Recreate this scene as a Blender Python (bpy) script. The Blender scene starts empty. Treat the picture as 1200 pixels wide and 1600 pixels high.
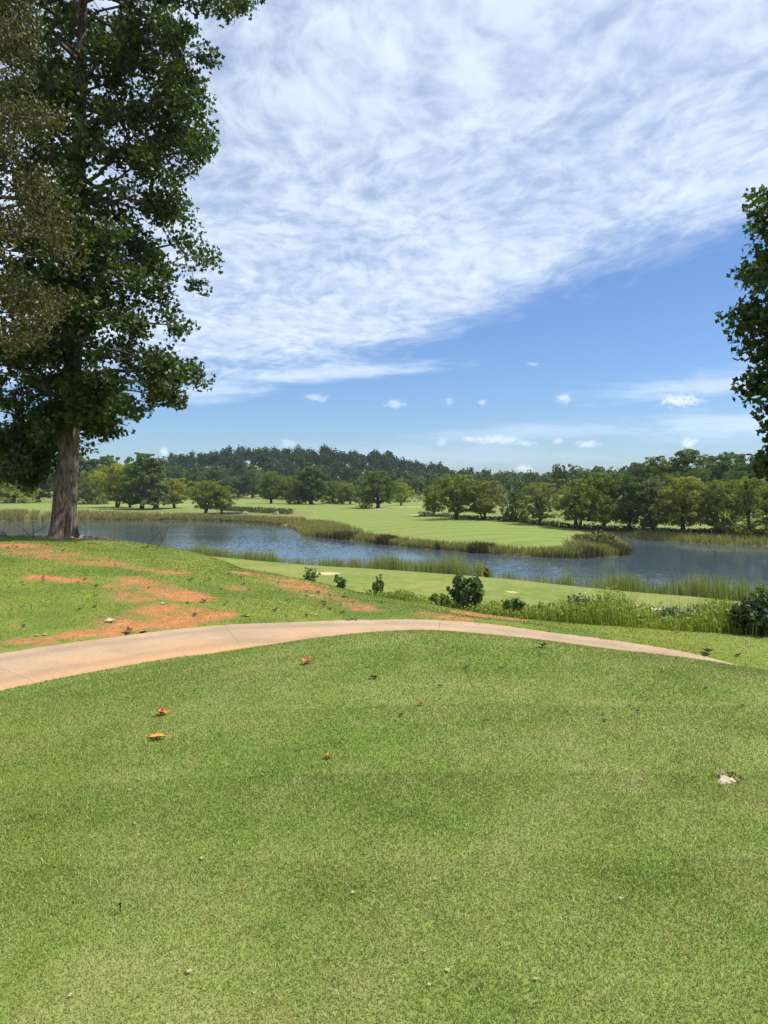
import bpy, math, random
import numpy as np
from mathutils import Vector, Matrix

# ------------------------------------------------------------------ camera, sky, sun, exposure
SC = bpy.context.scene
COL = SC.collection
CAM_Z = 8.0
FPX = 1156.0                      # focal length in pixels of the 1200 x 1600 photograph
PITCH = math.atan2(40.0, FPX)     # looking slightly down
cam_d = bpy.data.cameras.new('camera')
cam_d.sensor_fit = 'VERTICAL'
cam_d.sensor_height = 36.0
cam_d.lens = 36.0 * FPX / 1600.0
cam_d.clip_start = 0.1
cam_d.clip_end = 20000.0
cam = bpy.data.objects.new('camera', cam_d)
COL.objects.link(cam)
cam.location = (0, 0, CAM_Z)
cam.rotation_euler = (math.pi / 2 - PITCH, 0, 0)
SC.camera = cam

SUN_EL, SUN_AZ = math.radians(60), math.radians(86)   # azimuth from +Y towards +X
SUN_DIR = Vector((math.sin(SUN_AZ) * math.cos(SUN_EL), math.cos(SUN_AZ) * math.cos(SUN_EL), math.sin(SUN_EL)))
sun_d = bpy.data.lights.new('sun', 'SUN')
sun_d.energy = 4.6
sun_d.angle = math.radians(0.53)
sun_d.color = (1.0, 0.955, 0.88)
sun = bpy.data.objects.new('sun', sun_d)
COL.objects.link(sun)
sun.rotation_euler = (-SUN_DIR).to_track_quat('-Z', 'Y').to_euler()

SC.view_settings.view_transform = 'Standard'
SC.view_settings.look = 'None'
SC.view_settings.gamma = 1.0
SC.view_settings.use_curve_mapping = False
SC.view_settings.exposure = 0.5
SC.cycles.use_adaptive_sampling = True
SC.cycles.adaptive_threshold = 0.015
SC.cycles.use_denoising = True
SC.cycles.denoising_prefilter = 'NONE'
SC.cycles.max_bounces = 5
SC.cycles.diffuse_bounces = 2
SC.cycles.glossy_bounces = 3
SC.cycles.transmission_bounces = 2
SC.cycles.volume_bounces = 0
SC.cycles.transparent_max_bounces = 8


class NT:
    """small helper for node trees"""
    def __init__(self, tree):
        self.t = tree
        self.t.nodes.clear()

    def n(self, kind, **kw):
        nd = self.t.nodes.new(kind)
        for k, v in kw.items():
            setattr(nd, k, v)
        return nd

    def plug(self, sock, v):
        if v is None:
            return
        if isinstance(v, bpy.types.NodeSocket):
            self.t.links.new(v, sock)
        else:
            sock.default_value = v

    def math(self, op, a, b=None, c=None, clamp=False):
        nd = self.n('ShaderNodeMath', operation=op, use_clamp=clamp)
        for i, v in enumerate((a, b, c)):
            if v is not None:
                self.plug(nd.inputs[i], v)
        return nd.outputs[0]

    def vmath(self, op, a, b=None):
        nd = self.n('ShaderNodeVectorMath', operation=op)
        self.plug(nd.inputs[0], a)
        if b is not None:
            self.plug(nd.inputs[1], b)
        return nd.outputs['Value'] if op in ('LENGTH', 'DOT_PRODUCT') else nd.outputs['Vector']

    def noise(self, vec, scale, detail=4.0, rough=0.55, dist=0.0):
        nd = self.n('ShaderNodeTexNoise')
        self.plug(nd.inputs['Vector'], vec)
        nd.inputs['Scale'].default_value = scale
        nd.inputs['Detail'].default_value = detail
        nd.inputs['Roughness'].default_value = rough
        nd.inputs['Distortion'].default_value = dist
        return nd.outputs['Fac']

    def rng(self, v, a, b, c=0.0, d=1.0, smooth=True):
        nd = self.n('ShaderNodeMapRange', interpolation_type='SMOOTHSTEP' if smooth else 'LINEAR')
        for i, x in enumerate((v, a, b, c, d)):
            self.plug(nd.inputs[i], x)
        return nd.outputs[0]

    def mix(self, f, a, b, blend='MIX'):
        nd = self.n('ShaderNodeMix', data_type='RGBA', blend_type=blend)
        self.plug(nd.inputs[0], f)
        for i, v in ((6, a), (7, b)):
            if isinstance(v, (tuple, list)) and len(v) == 3:
                v = (*v, 1.0)
            self.plug(nd.inputs[i], v)
        return nd.outputs[2]

    def attr(self, name, out='Fac'):
        return self.n('ShaderNodeAttribute', attribute_name=name).outputs[out]

    def mapping(self, vec, loc=(0, 0, 0), rot=(0, 0, 0), scale=(1, 1, 1), kind='POINT'):
        nd = self.n('ShaderNodeMapping', vector_type=kind)
        self.plug(nd.inputs[0], vec)
        nd.inputs[1].default_value = loc
        nd.inputs[2].default_value = rot
        nd.inputs[3].default_value = scale
        return nd.outputs[0]


# ---- the sky: daylight with a sheet of altocumulus, a few streaks and small far cumulus
world = bpy.data.worlds.new('World')
SC.world = world
world.use_nodes = True
world.cycles.sampling_method = 'NONE'   # the sky is smooth: found by scattered rays alone
W = NT(world.node_tree)
sky = W.n('ShaderNodeTexSky', sky_type='NISHITA')
sky.sun_disc = False
sky.sun_elevation = SUN_EL
sky.sun_rotation = SUN_AZ
sky.altitude = 200
sky.air_density = 1.0
sky.dust_density = 0.6
sky.ozone_density = 2.0
skycol = W.mix(1.0, sky.outputs[0], (0.85, 1.08, 1.42), 'MULTIPLY')
tc = W.n('ShaderNodeTexCoord').outputs['Generated']
sx = W.n('ShaderNodeSeparateXYZ')
W.plug(sx.inputs[0], tc)
dx, dy, dz = sx.outputs
den = W.math('ADD', W.math('MAXIMUM', dz, 0.0), 0.05)
px_ = W.math('DIVIDE', dx, den)
py_ = W.math('DIVIDE', dy, den)
cp = W.n('ShaderNodeCombineXYZ')
W.plug(cp.inputs[0], px_)
W.plug(cp.inputs[1], py_)
P = cp.outputs[0]                                   # position on the cloud layer
xm = W.math('MAXIMUM', px_, -1.34)
q1 = W.math('MULTIPLY', W.math('ADD', xm, 1.37), -0.747)
q2 = W.math('MULTIPLY', W.math('MULTIPLY', W.math('ADD', xm, 1.37), W.math('SUBTRACT', xm, 0.344)), -0.4535)
edge_y = W.math('ADD', W.math('ADD', q1, q2), 5.26)
ahead = W.math('SUBTRACT', edge_y, py_)             # > 0 under the sheet
warp = W.n('ShaderNodeTexNoise')
W.plug(warp.inputs['Vector'], P)
warp.inputs['Scale'].default_value = 1.1
warp.inputs['Detail'].default_value = 3
Pw = W.vmath('ADD', P, W.mapping(warp.outputs['Color'], loc=(-0.25, -0.25, 0), scale=(0.5, 0.5, 0)))
big = W.noise(Pw, 1.0, 4, 0.55)
Pr = W.mapping(W.mapping(Pw, rot=(0, 0, math.radians(66))), scale=(0.95, 1.7, 1))
rip = W.noise(Pr, 4.2, 5, 0.62, 0.35)
fine = W.noise(W.mapping(Pw, scale=(1.15, 0.8, 1)), 11.0, 4, 0.6, 0.15)
sheet_in = W.math('ADD', ahead, W.math('MULTIPLY', W.math('SUBTRACT', big, 0.5), 1.5))
sheet_in = W.math('ADD', sheet_in, W.math('MULTIPLY', W.math('SUBTRACT', rip, 0.5), 1.1))
cover = W.rng(sheet_in, -0.30, 0.85)
tex = W.math('ADD', W.math('MULTIPLY', rip, 0.34), W.math('ADD', W.math('MULTIPLY', fine, 0.62), W.math('MULTIPLY', big, 0.66)))
body = W.rng(tex, 0.56, 1.0, 0.38, 1.0)
sheet = W.math('MULTIPLY', cover, body)
sheet = W.math('MULTIPLY', sheet, 0.92)
# small clouds far off, each an ellipse in the direction of its place, with a ragged rim
yy = W.math('MAXIMUM', dy, 0.03)
ct = W.n('ShaderNodeCombineXYZ')
W.plug(ct.inputs[0], W.math('DIVIDE', dx, yy))
W.plug(ct.inputs[1], W.math('DIVIDE', dz, yy))
Q = ct.outputs[0]
rim = W.noise(W.mapping(Q, scale=(1, 1.6, 1)), 95, 5, 0.62)
rim2 = W.noise(W.mapping(Q, rot=(0, 0, -0.09), scale=(1, 5.0, 1)), 14, 6, 0.62)
front = W.rng(dy, 0.03, 0.2)


def cloud_at(u, v, hw, hh, rot, strength, ragged, soft=0.75):
    loc = ((u - 600) / FPX, (760 - v) / FPX, 0)
    m = W.mapping(Q, loc=loc, rot=(0, 0, rot), scale=(hw / FPX, hh / FPX, 1), kind='TEXTURE')
    r = W.vmath('LENGTH', m)
    nz = rim if hw < 60 else rim2
    r = W.math('ADD', r, W.math('MULTIPLY', W.math('SUBTRACT', nz, 0.5), ragged))
    return W.math('MULTIPLY', W.rng(r, 1.0, 1.0 - soft), strength)


puffs, streaks = None, None
for a in ((495, 622, 22, 9, 0, .55), (617, 632, 20, 8, 0, .6), (702, 627, 10, 7, 0, .4), (752, 630, 8, 6, 0, .5),
          (879, 624, 16, 9, 0, .7), (1062, 627, 44, 13, 0, .95), (778, 687, 52, 9, 0, .75), (820, 693, 22, 6, 0, .6),
          (871, 690, 12, 6, 0, .6), (916, 694, 24, 7, 0, .75), (1076, 692, 17, 12, 0, .9), (690, 690, 12, 11, 0, .45),
          (452, 694, 20, 8, 0, .5), (258, 706, 10, 8, 0, .8), (832, 570, 14, 5, 0, .35), (820, 733, 17, 9, 0, .7), (735, 686, 16, 6, 0, .6)):
    s = W.math('MULTIPLY', W.math('MULTIPLY', cloud_at(*a, 2.0, 0.9), 0.85), front)
    puffs = s if puffs is None else W.math('MAXIMUM', puffs, s)
for a in ((520, 584, 250, 17, .075, .75), (330, 612, 150, 24, .1, .6), (1120, 600, 260, 26, .10, .62), (1150, 664, 260, 30, .03, .62),
          (830, 676, 260, 20, .06, .42), (1150, 292, 130, 24, .38, .5), (640, 712, 420, 26, 0.0, .26), (1200, 560, 70, 50, .1, .4)):
    s = W.math('MULTIPLY', cloud_at(*a, 1.7, 0.95), front)
    streaks = s if streaks is None else W.math('MAXIMUM', streaks, s)
c1 = W.mix(streaks, skycol, (8.2, 9.6, 12.0))
shade = W.rng(W.noise(Pw, 3.1, 4, 0.6), 0.35, 0.7)
sheetcol = W.mix(shade, (8.0, 9.2, 10.9), (9.4, 10.4, 11.7))
c2 = W.mix(sheet, c1, sheetcol)
c3 = W.mix(puffs, c2, (9.8, 10.6, 12.0))
bg = W.n('ShaderNodeBackground')
W.plug(bg.inputs[0], c3)
bg.inputs[1].default_value = 0.070
wo = W.n('ShaderNodeOutputWorld')
W.t.links.new(bg.outputs[0], wo.inputs[0])

# ------------------------------------------------------------------ general helpers
R = np.random.default_rng(7)
random.seed(7)


def tag(o, label=None, cat=None, group=None, kind=None):
    if label: o['label'] = label
    if cat: o['category'] = cat
    if group: o['group'] = group
    if kind: o['kind'] = kind
    return o


def link(name, data, parent=None, loc=None):
    o = bpy.data.objects.new(name, data)
    COL.objects.link(o)
    if parent: o.parent = parent
    if loc is not None: o.location = loc
    return o


def mesh(name, verts, faces, mat=None, attrs=None, smooth=False):
    """faces: an (M,k) int array, or a list of such arrays"""
    if isinstance(faces, np.ndarray):
        faces = [faces]
    faces = [f for f in faces if len(f)]
    verts = np.asarray(verts, np.float32)
    me = bpy.data.meshes.new(name)
    nl = sum(f.size for f in faces)
    nf = sum(len(f) for f in faces)
    me.vertices.add(len(verts))
    me.vertices.foreach_set('co', verts.ravel())
    me.loops.add(nl)
    me.loops.foreach_set('vertex_index', np.concatenate([f.ravel() for f in faces]).astype(np.int32))
    me.polygons.add(nf)
    sizes = np.concatenate([np.full(len(f), f.shape[1], np.int32) for f in faces])
    starts = np.concatenate([[0], np.cumsum(sizes)[:-1]]).astype(np.int32)
    me.polygons.foreach_set('loop_start', starts)
    me.polygons.foreach_set('loop_total', sizes)
    me.polygons.foreach_set('use_smooth', np.full(nf, bool(smooth)))
    for k, v in (attrs or {}).items():
        v = np.asarray(v, np.float32)
        if v.ndim == 1:
            at = me.attributes.new(k, 'FLOAT', 'POINT')
            at.data.foreach_set('value', v)
        else:
            at = me.attributes.new(k, 'FLOAT_VECTOR', 'POINT')
            at.data.foreach_set('vector', v.ravel())
    if mat: me.materials.append(mat)
    me.update(calc_edges=True)
    return me


def smooth01(x, a, b):
    t = np.clip((x - a) / (b - a), 0, 1)
    return t * t * (3 - 2 * t)


def vnoise(x, y, s, seed=0, octaves=3):
    """cheap value noise, roughly -1..1"""
    out = np.zeros_like(np.asarray(x, float))
    amp, tot = 1.0, 0.0
    for o in range(octaves):
        g = np.random.default_rng(seed + o * 17).uniform(-1, 1, (64, 64))
        fx, fy = x / s * 2 ** o, y / s * 2 ** o
        ix, iy = np.floor(fx).astype(int), np.floor(fy).astype(int)
        tx, ty = fx - ix, fy - iy
        tx, ty = tx * tx * (3 - 2 * tx), ty * ty * (3 - 2 * ty)
        a, b = g[ix % 64, iy % 64], g[(ix + 1) % 64, iy % 64]
        c, d = g[ix % 64, (iy + 1) % 64], g[(ix + 1) % 64, (iy + 1) % 64]
        out = out + amp * ((a * (1 - tx) + b * tx) * (1 - ty) + (c * (1 - tx) + d * tx) * ty)
        tot += amp
        amp *= 0.5
    return out / tot


def seg_dist(x, y, poly, closed=True):
    """distance to a polyline and the parameter (index + t) of the nearest place"""
    poly = np.asarray(poly, float)
    n = len(poly)
    best = np.full(np.shape(x), 1e18)
    par = np.zeros(np.shape(x))
    for i in range(n if closed else n - 1):
        ax, ay = poly[i]
        bx, by = poly[(i + 1) % n]
        vx, vy = bx - ax, by - ay
        t = np.clip(((x - ax) * vx + (y - ay) * vy) / (vx * vx + vy * vy + 1e-12), 0, 1)
        d = (x - ax - t * vx) ** 2 + (y - ay - t * vy) ** 2
        m = d < best
        best = np.where(m, d, best)
        par = np.where(m, i + t, par)
    return np.sqrt(best), par


def inside(x, y, poly):
    poly = np.asarray(poly, float)
    c = np.zeros(np.shape(x), bool)
    n = len(poly)
    for i in range(n):
        x1, y1 = poly[i]
        x2, y2 = poly[(i + 1) % n]
        cond = ((y1 > y) != (y2 > y)) & (x < (x2 - x1) * (y - y1) / (y2 - y1 + 1e-12) + x1)
        c ^= cond
    return c


def sdist(x, y, poly):
    d, _ = seg_dist(x, y, poly)
    return np.where(inside(x, y, poly), -d, d)


def catmull(pts, per=8, closed=False):
    pts = np.asarray(pts, float)
    n = len(pts)
    out = []
    rng_ = range(n if closed else n - 1)
    for i in rng_:
        if closed:
            p0, p1, p2, p3 = pts[(i - 1) % n], pts[i], pts[(i + 1) % n], pts[(i + 2) % n]
        else:
            p0, p1, p2, p3 = pts[max(i - 1, 0)], pts[i], pts[i + 1], pts[min(i + 2, n - 1)]
        for k in range(per):
            t = k / per
            out.append(0.5 * (2 * p1 + (p2 - p0) * t + (2 * p0 - 5 * p1 + 4 * p2 - p3) * t * t + (3 * p1 - p0 - 3 * p2 + p3) * t ** 3))
    if not closed:
        out.append(pts[-1])
    return np.array(out)


CP, SP = math.cos(PITCH), math.sin(PITCH)


def ray(u, v):
    """direction through a place of the photograph, scaled to y = 1"""
    a, b = (u - 600) / FPX, (800 - v) / FPX
    d = np.array([a, CP + b * SP, -SP + b * CP])
    return d / d[1]


def on_level(u, v, z=0.0):
    d = ray(u, v)
    t = (z - CAM_Z) / d[2]
    return np.array([d[0] * t, t])


# ------------------------------------------------------------------ plan of the place
lake_px = [(280, 866), (340, 872), (400, 878), (500, 887), (600, 893), (700, 900), (800, 908), (900, 919), (1000, 929), (1100, 937), (1200, 946)]
LAKE = [on_level(*p) for p in lake_px]
LAKE += [np.array(p) for p in ((38, 45), (60, 43), (92, 58), (95, 92), (75, 97))]
LAKE += [on_level(*p) for p in ((1200, 853), (1120, 851), (1050, 846), (1000, 842), (968, 840), (962, 845), (975, 853), (984, 862), (972, 868), (940, 871),
                                (890, 873), (800, 868), (720, 862), (640, 855), (570, 847), (520, 841), (482, 838), (470, 832), (462, 826), (440, 821),
                                (400, 817), (340, 814), (250, 813), (150, 813), (60, 813), (0, 814))]
LAKE += [np.array(p) for p in ((-120, 168), (-150, 140), (-130, 95), (-80, 72), (-50, 74), (-34, 83))]
LAKE = catmull(LAKE, 3, True)

EDGE = np.array([(-90, 46), (-40, 34), (-25, 29), (-14, 26.2), (-10.5, 25.6), (-7, 24), (-5, 21), (-2.2, 18), (-.8, 16.2), (.5, 14.9), (1.84, 13.7),
                 (3.2, 13.0), (4.3, 12.5), (6, 11.9), (9, 11.0), (15, 9), (30, 3), (60, -20)], float)
EDGE = catmull(EDGE, 5)
UPLAND = np.vstack([EDGE, [(60, -80), (-120, -80), (-120, 46)]])

# heights of the upland (tee, path, mound)
ctrl = [(0, -10, 6.45), (6, -8, 6.4), (-6, -8, 6.4), (0, 0, 6.36), (0, 3, 6.36), (-2, 3, 6.3), (2, 3, 6.36), (4, 4, 6.32), (0, 5.5, 6.36), (2, 6, 6.35), (-1.5, 6, 6.27),
        (0, 7.4, 6.40), (1.5, 7.4, 6.41), (-.7, 8.0, 6.34), (3.2, 6.9, 6.29), (4.6, 6.3, 6.31), (0.4, 8.3, 6.38), (1.6, 8.1, 6.32), (3.3, 7.6, 6.20), (6, 5, 6.34),
        (-3, 5, 6.12), (-4, 4, 6.08), (-3.2, 7, 5.98), (-1.8, 8.8, 6.02), (-4.1, 7.9, 5.81), (-2.59, 9.97, 5.80), (-1.3, 10.4, 5.80), (-6, 4.5, 5.85),
        (-5.1, 9.8, 5.82), (-3.0, 11.3, 5.80), (-1.76, 12.0, 5.82), (-.4, 12.4, 5.81), (1.07, 12.4, 5.79), (2.58, 11.9, 5.68), (4.0, 11.5, 5.58), (5, 10.5, 5.46),
        (0, 10.4, 5.80), (1.0, 10.4, 5.78), (2, 10.1, 5.72), (3.4, 9.6, 5.62), (6, 8.6, 5.05), (9, 7, 4.95), (7.5, 10.5, 5.35), (11, 9, 5.2),
        (-8, 8, 5.9), (-10, 12, 6.05), (-6, 13, 5.97), (-8, 17, 6.18), (-5, 17, 6.0), (-3, 15, 5.86), (-2.5, 17.5, 5.76), (-1, 15.5, 5.72), (.5, 14.5, 5.68),
        (1.84, 13.3, 5.63), (3.3, 12.7, 5.58), (-7, 21, 6.12), (-5, 20.6, 5.86), (-9, 23, 6.24), (-10.9, 24.6, 6.30), (-14, 24, 6.28), (-14, 18, 6.28), (-7, 23.8, 6.02),
        (-20, 20, 6.35), (-20, 10, 6.25), (-25, 27, 6.3), (-15, 0, 6.1), (-30, -10, 6.3), (15, -5, 6.2), (20, 4, 5.6)]
ctrl = np.array(ctrl, float)


def tps_fit(c):
    n = len(c)
    d2 = ((c[:, None, :2] - c[None, :, :2]) ** 2).sum(2)
    K = 0.5 * d2 * np.log(d2 + 1e-9) + np.eye(n) * 0.15
    Pm = np.hstack([np.ones((n, 1)), c[:, :2]])
    A = np.block([[K, Pm], [Pm.T, np.zeros((3, 3))]])
    return np.linalg.solve(A, np.concatenate([c[:, 2], np.zeros(3)]))


TPS = tps_fit(ctrl)


def upland_raw(x, y):
    x = np.asarray(x, float)
    y = np.asarray(y, float)
    z = TPS[-3] + TPS[-2] * x + TPS[-1] * y
    for i in range(len(ctrl)):
        d2 = (x - ctrl[i, 0]) ** 2 + (y - ctrl[i, 1]) ** 2
        z = z + TPS[i] * 0.5 * d2 * np.log(d2 + 1e-9)
    return np.clip(z, 4.9, 6.5)


PATH = catmull([(-13, -2), (-9.2, 2.2), (-6.6, 6.1), (-4.6, 8.85), (-2.8, 10.6), (-1.45, 11.1), (-.25, 11.36), (1.0, 11.38), (2.3, 10.95), (3.5, 10.5), (4.4, 9.9), (6.5, 8.3), (9.5, 6.4), (14, 4.5)], 10)
PATH_Z = upland_raw(PATH[:, 0], PATH[:, 1])
for _ in range(6):
    PATH_Z[1:-1] = (PATH_Z[:-2] + PATH_Z[2:] + 2 * PATH_Z[1:-1]) / 4
PATH_HW = 1.0

RIDGE_U = np.array([-400, 0, 100, 180, 250, 300, 350, 400, 450, 500, 560, 600, 650, 700, 760, 830, 880, 920, 960, 1000, 1100, 1300, 1700])
RIDGE_V = np.array([735, 725, 720, 718, 711, 703, 697, 694, 694, 695, 698, 702, 713, 726, 733, 742, 737, 736, 740, 735, 732, 726, 734])
RIDGE_D = 620.0


def ridge_ground(x):
    u = 600 + x / RIDGE_D * FPX
    top = CAM_Z + (760 - np.interp(u, RIDGE_U, RIDGE_V)) / FPX * RIDGE_D
    return np.maximum(top - 16.0, 1.5)


def height_exact(x, y):
    x = np.asarray(x, float)
    y = np.asarray(y, float)
    dl = np.full(x.shape, 60.0)
    cl_ = (y > 20) & (y < 260)
    dl[cl_] = sdist(x[cl_], y[cl_], LAKE)
    low = np.where(dl > 0, 0.10 + 0.95 * (1 - np.exp(-dl / 5.0)) + 0.012 * np.minimum(dl, 45), 0.10 + np.maximum(dl * 0.4, -1.3))
    low = low + np.where(dl > 3, 1, 0) * 0.25 * vnoise(x, y, 38, 3, 3) * smooth01(dl, 3, 14)
    # the fairway swells gently along its middle
    low = low + 0.5 * np.exp(-(((x - 14) / 16) ** 2 + ((y - 150) / 50) ** 2)) * smooth01(dl, 2, 14)
    hill = smooth01(y, 405, 630) * (ridge_ground(x * RIDGE_D / np.maximum(y, 420)) - 1.5)
    low = low + hill
    near = (y < 75)
    up = np.full(x.shape, -60.0)
    if near.any():
        xn, yn = x[near], y[near]
        du = sdist(xn, yn, UPLAND)
        z = upland_raw(xn, yn) + 0.035 * vnoise(xn, yn, 2.6, 11, 3) * smooth01(yn, 9, 13)
        drop = np.where(du > 0, (np.sqrt(np.maximum(du, 0) ** 2 + 1.2 ** 2) - 1.2) * 0.47, 0)
        z = z - drop
        dp, par = seg_dist(xn, yn, PATH, False)
        pz = np.interp(par, np.arange(len(PATH)), PATH_Z)
        w = 1 - smooth01(dp, PATH_HW + 0.0, PATH_HW + 0.9)
        z = z * (1 - w) + pz * w
        z = z + 0.02 * (1 - smooth01(np.abs(dp - PATH_HW - 0.12), 0, 0.35)) + 0.012 * vnoise(xn, yn, 0.8, 5, 2)
        z = z - 0.10 * (1 - smooth01(dp, PATH_HW - 0.13, PATH_HW - 0.03))
        up[near] = z
    k = 0.5
    h = np.clip(0.5 + 0.5 * (up - low) / k, 0, 1)
    return low * (1 - h) + up * h + k * h * (1 - h), dl


rows = np.concatenate([np.arange(-40, -4, 2.0), np.arange(-4, 2, 0.5), np.arange(2, 27, 0.11), np.geomspace(27, 120, 120)[1:] * 1.0, np.geomspace(120, 700, 110)[1:], np.geomspace(700, 1500, 12)[1:]])
sc_ = np.linspace(-1, 1, 371)
sc_ = np.sign(sc_) * (0.42 * np.abs(sc_) + 0.58 * np.abs(sc_) ** 3)
GX = sc_[None, :] * (16 + 1.15 * np.maximum(rows, 0))[:, None]
GY = np.repeat(rows[:, None], len(sc_), 1)
gx, gy = GX.ravel(), GY.ravel()
gzv, dl_g = height_exact(gx, gy)
GZ, GDL = gzv.reshape(GX.shape), dl_g.reshape(GX.shape)


def look_up(x, y, tab):
    x, y = np.asarray(x, float), np.asarray(y, float)
    r = np.clip(np.searchsorted(rows, y) - 1, 0, len(rows) - 2)
    t = np.clip((y - rows[r]) / (rows[r + 1] - rows[r]), 0, 1)
    q = x / (16 + 1.15 * np.maximum(y, 0))
    c = np.clip(np.searchsorted(sc_, q) - 1, 0, len(sc_) - 2)
    u = np.clip((q - sc_[c]) / (sc_[c + 1] - sc_[c]), 0, 1)
    return (tab[r, c] * (1 - u) + tab[r, c + 1] * u) * (1 - t) + (tab[r + 1, c] * (1 - u) + tab[r + 1, c + 1] * u) * t


def height(x, y):
    return look_up(x, y, GZ)


def lake_dist(x, y):
    return look_up(x, y, GDL)


RAY_T = np.concatenate([np.arange(1.5, 40, 0.15), np.geomspace(40, 900, 420)])


def ground(u, v):
    """the place of the ground seen at a place of the photograph"""
    d = ray(u, v)
    x, y, z = d[0] * RAY_T, RAY_T, CAM_Z + d[2] * RAY_T
    h = height(x, y)
    hit = np.nonzero(h > z)[0]
    i = hit[0] if len(hit) else len(RAY_T) - 1
    if i > 0:
        a, b = z[i - 1] - h[i - 1], z[i] - h[i]
        t = a / (a - b + 1e-9)
        yy_ = RAY_T[i - 1] + t * (RAY_T[i] - RAY_T[i - 1])
    else:
        yy_ = RAY_T[0]
    return np.array([d[0] * yy_, yy_, float(height(np.array([d[0] * yy_]), np.array([yy_]))[0])])


def gz(x, y):
    return float(height(np.array([float(x)]), np.array([float(y)]))[0])


# ------------------------------------------------------------------ materials
def material(name):
    m = bpy.data.materials.new(name)
    m.use_nodes = True
    return m, NT(m.node_tree)


def finish(nt, col, rough=0.8, bump=None, bump_str=0.3, bump_dist=0.02, spec=0.3, normal=None, extra=None):
    p = nt.n('ShaderNodeBsdfPrincipled')
    nt.plug(p.inputs['Base Color'], col if not (isinstance(col, tuple) and len(col) == 3) else (*col, 1))
    nt.plug(p.inputs['Roughness'], rough)
    p.inputs['Specular IOR Level'].default_value = spec
    if bump is not None:
        b = nt.n('ShaderNodeBump')
        b.inputs['Strength'].default_value = bump_str
        b.inputs['Distance'].default_value = bump_dist
        nt.plug(b.inputs['Height'], bump)
        nt.t.links.new(b.outputs[0], p.inputs['Normal'])
    out = nt.n('ShaderNodeOutputMaterial')
    if extra is not None:
        nt.t.links.new(extra(p.outputs[0]), out.inputs[0])
    else:
        nt.t.links.new(p.outputs[0], out.inputs[0])
    return p


def leafy(name, base, vary=0.35, trans=0.35, rough=0.55, spec=0.25, use_obj=False, warm=None, warmth=0.25):
    """leaf or blade: tint attribute varies each leaf; some light passes through"""
    m, nt = material(name)
    tint = nt.attr('tint')
    if use_obj:
        basec = nt.n('ShaderNodeObjectInfo').outputs['Color']
    else:
        rgb = nt.n('ShaderNodeRGB')
        rgb.outputs[0].default_value = (*base, 1)
        basec = rgb.outputs[0]
    br = nt.rng(tint, 0, 1, 1 - vary, 1 + vary, smooth=False)
    gray = nt.n('ShaderNodeCombineColor')
    for i in range(3):
        nt.plug(gray.inputs[i], br)
    col = nt.mix(1.0, basec, gray.outputs[0], 'MULTIPLY')
    if warm:
        hue = nt.attr('hue')
        col = nt.mix(nt.rng(hue, 1 - warmth, 1.0), col, warm)
    d = nt.n('ShaderNodeBsdfPrincipled')
    nt.plug(d.inputs['Base Color'], col)
    d.inputs['Roughness'].default_value = rough
    d.inputs['Specular IOR Level'].default_value = spec
    t = nt.n('ShaderNodeBsdfTranslucent')
    tcol = nt.mix(1.0, col, (1.15, 1.25, 0.55), 'MULTIPLY')
    nt.plug(t.inputs[0], tcol)
    mx = nt.n('ShaderNodeMixShader')
    mx.inputs[0].default_value = trans
    nt.t.links.new(d.outputs[0], mx.inputs[1])
    nt.t.links.new(t.outputs[0], mx.inputs[2])
    o = nt.n('ShaderNodeOutputMaterial')
    nt.t.links.new(mx.outputs[0], o.inputs[0])
    return m


def turf_colour(nt):
    """colour of mown turf by place: patches, pale thatch, greener islands"""
    pos = nt.n('ShaderNodeNewGeometry').outputs['Position']
    n1 = nt.noise(pos, 0.55, 5, 0.6)
    n2 = nt.noise(pos, 2.3, 4, 0.6)
    n3 = nt.noise(pos, 9.0, 3, 0.6)
    c = nt.mix(nt.rng(n1, 0.35, 0.66), (0.135, 0.205, 0.038), (0.200, 0.245, 0.066))
    c = nt.mix(nt.math('MULTIPLY', nt.rng(n2, 0.45, 0.72), 0.42), c, (0.255, 0.260, 0.100))
    c = nt.mix(nt.math('MULTIPLY', nt.rng(n2, 0.46, 0.26), 0.5), c, (0.085, 0.140, 0.022))
    c = nt.mix(nt.math('MULTIPLY', nt.rng(n3, 0.48, 0.75), 0.35), c, (0.24, 0.245, 0.085))
    # the collar of the tee is a deeper green
    return c, pos


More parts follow.
